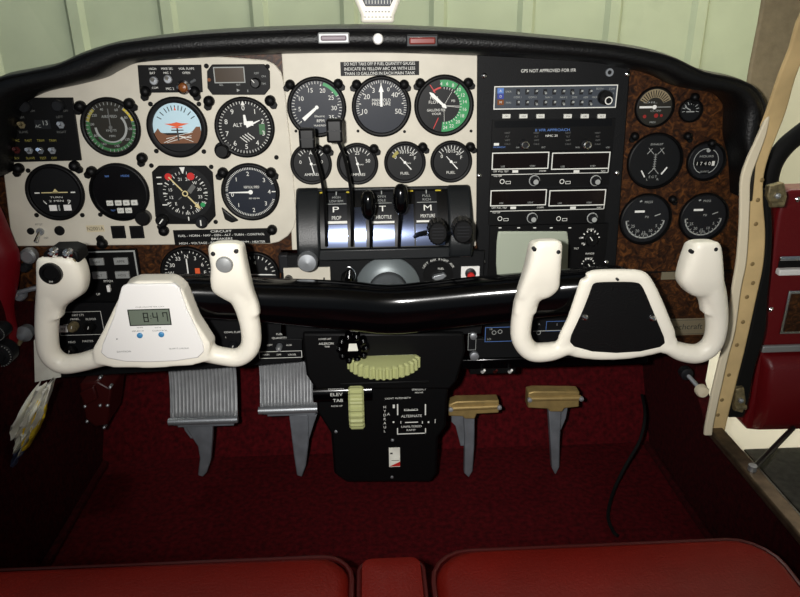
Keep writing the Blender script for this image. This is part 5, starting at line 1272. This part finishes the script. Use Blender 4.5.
# window frame of the door: black curved bar
w_ = [(772,196),(774,178),(779,163),(788,150),(800,139),(830,118),(880,92),(960,66)]
pts = [dl(*p)+(-.012,) for p in catmull(w_,4)]
dmesh(MB('rubber').tube(pts,.011,12,rad2=.014,side=(0,0,1)),'window_frame')
pts2 = [dl(p[0]+13,p[1]+10)+(-.014,) for p in catmull(w_[1:],3)]
for nm,pp_ in (('upper_hinge',[(768,186),(783,182),(786,196),(783,206),(770,205),(766,196)]),('lower_hinge',[(735,388),(743,386),(745,400),(742,412),(733,410)])):
    o = dmesh(MB('dirty_metal').prism([D.L(*p,.058) for p in pp_],.05,.062),nm,bevel=.002)
    x,y = D.L(sum(p[0] for p in pp_)/len(pp_),sum(p[1] for p in pp_)/len(pp_),.06); 
    b = MB('steel').lathe(x,y,[(.004,.062),(.004,.066),(0,.068)],10).build('hinge_bolt', o)
    b = MB('dirty_metal').tube([(x-.008,y-.012,.064),(x+.010,y-.012,.064)],.004,10).build('hinge_barrel', o)
# door stay rod
t = empty('door_stay_rod','dark diagonal stay rod between the door sill and the open door','rod',PZ(752,470,.158))
r0_ = Vector(t.location); e_ = P(793,428,.93)
MB('charcoal').tube([(0,0,0),tuple(e_-r0_)],.0042,10).build('rod', t); MB('steel').tube([(0,0,-.002),(0,0,.008)],.006,10).build('end_fitting', t)

# wing outside the door
wz = .05
m_ = MB('wing_white'); m_.box(XR+.03,2.6,.15,2.2,-.06,wz)
wg = m_.build('aircraft_wing', None, bevel=.01); tag(wg,'white wing top seen through the open door below the red door panel','wing')
wy = PZ(790,449,wz).y
m_ = MB('walk_grey').box(.62,1.4,.2,wy,wz-.004,wz+.003).build('walkway_coating', wg)
# hangar
m_ = MB('hangar_green'); vs = []; n = 0
x = -7.0; HY = 5.2
prof = []
while x < 5.0:
    prof += [(x,0),(x+.50,0),(x+.53,-.04),(x+.60,-.04),(x+.63,0)]; x += .63
for x,y in prof: vs += [(x,HY+y,-1.2),(x,HY+y,4.5)]; n += 1
struct(m_.add(vs,[(2*i,2*i+2,2*i+3,2*i+1) for i in range(n-1)]).build('wall_back',None,smooth=0),'pale green ribbed metal hangar wall beyond the windscreen')
slab('wall_side','hangar_cream',[(3.05,-2,-1.2),(3.05,HY,-1.2),(3.05,HY,4.5),(3.05,-2,4.5)],'cream hangar side wall beyond the open door',nrm=(-1,0,0),th=.05)
struct(MB('concrete').box(-7,5,-3,HY,-1.25,-1.2).build('ground_1',None,smooth=0),'concrete hangar floor')

# ------------------------------------------------------------------ light
wd = bpy.data.worlds.new('hangar_air'); sc.world = wd; wd.use_nodes = True
wd.node_tree.nodes['Background'].inputs['Color'].default_value = (.80,.92,1.0,1); wd.node_tree.nodes['Background'].inputs['Strength'].default_value = .13
def area(name, loc, target, size, power, color, sy=None):
    l = bpy.data.lights.new(name,'AREA'); l.energy = power; l.color = color; l.size = size
    if sy: l.shape='RECTANGLE'; l.size_y = sy
    o = bpy.data.objects.new(name,l); COL.objects.link(o); o.location = loc
    o.rotation_euler = (Vector(target)-Vector(loc)).to_track_quat('-Z','Y').to_euler(); return o
fl_ = bpy.data.lights.new('camera_flash','SPOT'); fl_.energy = 36; fl_.color = (1,.975,.94); fl_.spot_size = math.radians(86); fl_.spot_blend = 1.0; fl_.shadow_soft_size = .012
fo = bpy.data.objects.new('camera_flash',fl_); COL.objects.link(fo)
fo.location = CAM - rgt*.055 + upv*.015 - fwd*.01
fo.rotation_euler = (P(430,190,.94)-fo.location).to_track_quat('-Z','Y').to_euler()
area('hangar_lamp',(-.5,2.6,4.3),(-.5,5.2,1.2),2.2,170,(1.0,1.0,.92),1.0)
area('hangar_lamp',(2.0,2.8,4.0),(2.6,4.6,1.0),1.4,120,(1,.95,.82))
area('hangar_door_light',(-1.2,-2.5,2.6),(0,.9,.5),3.0,5,(.5,.68,1.0),.8)
sc.view_settings.view_transform = 'Standard'; sc.view_settings.look = 'None'; sc.view_settings.exposure = 0; sc.view_settings.gamma = 1
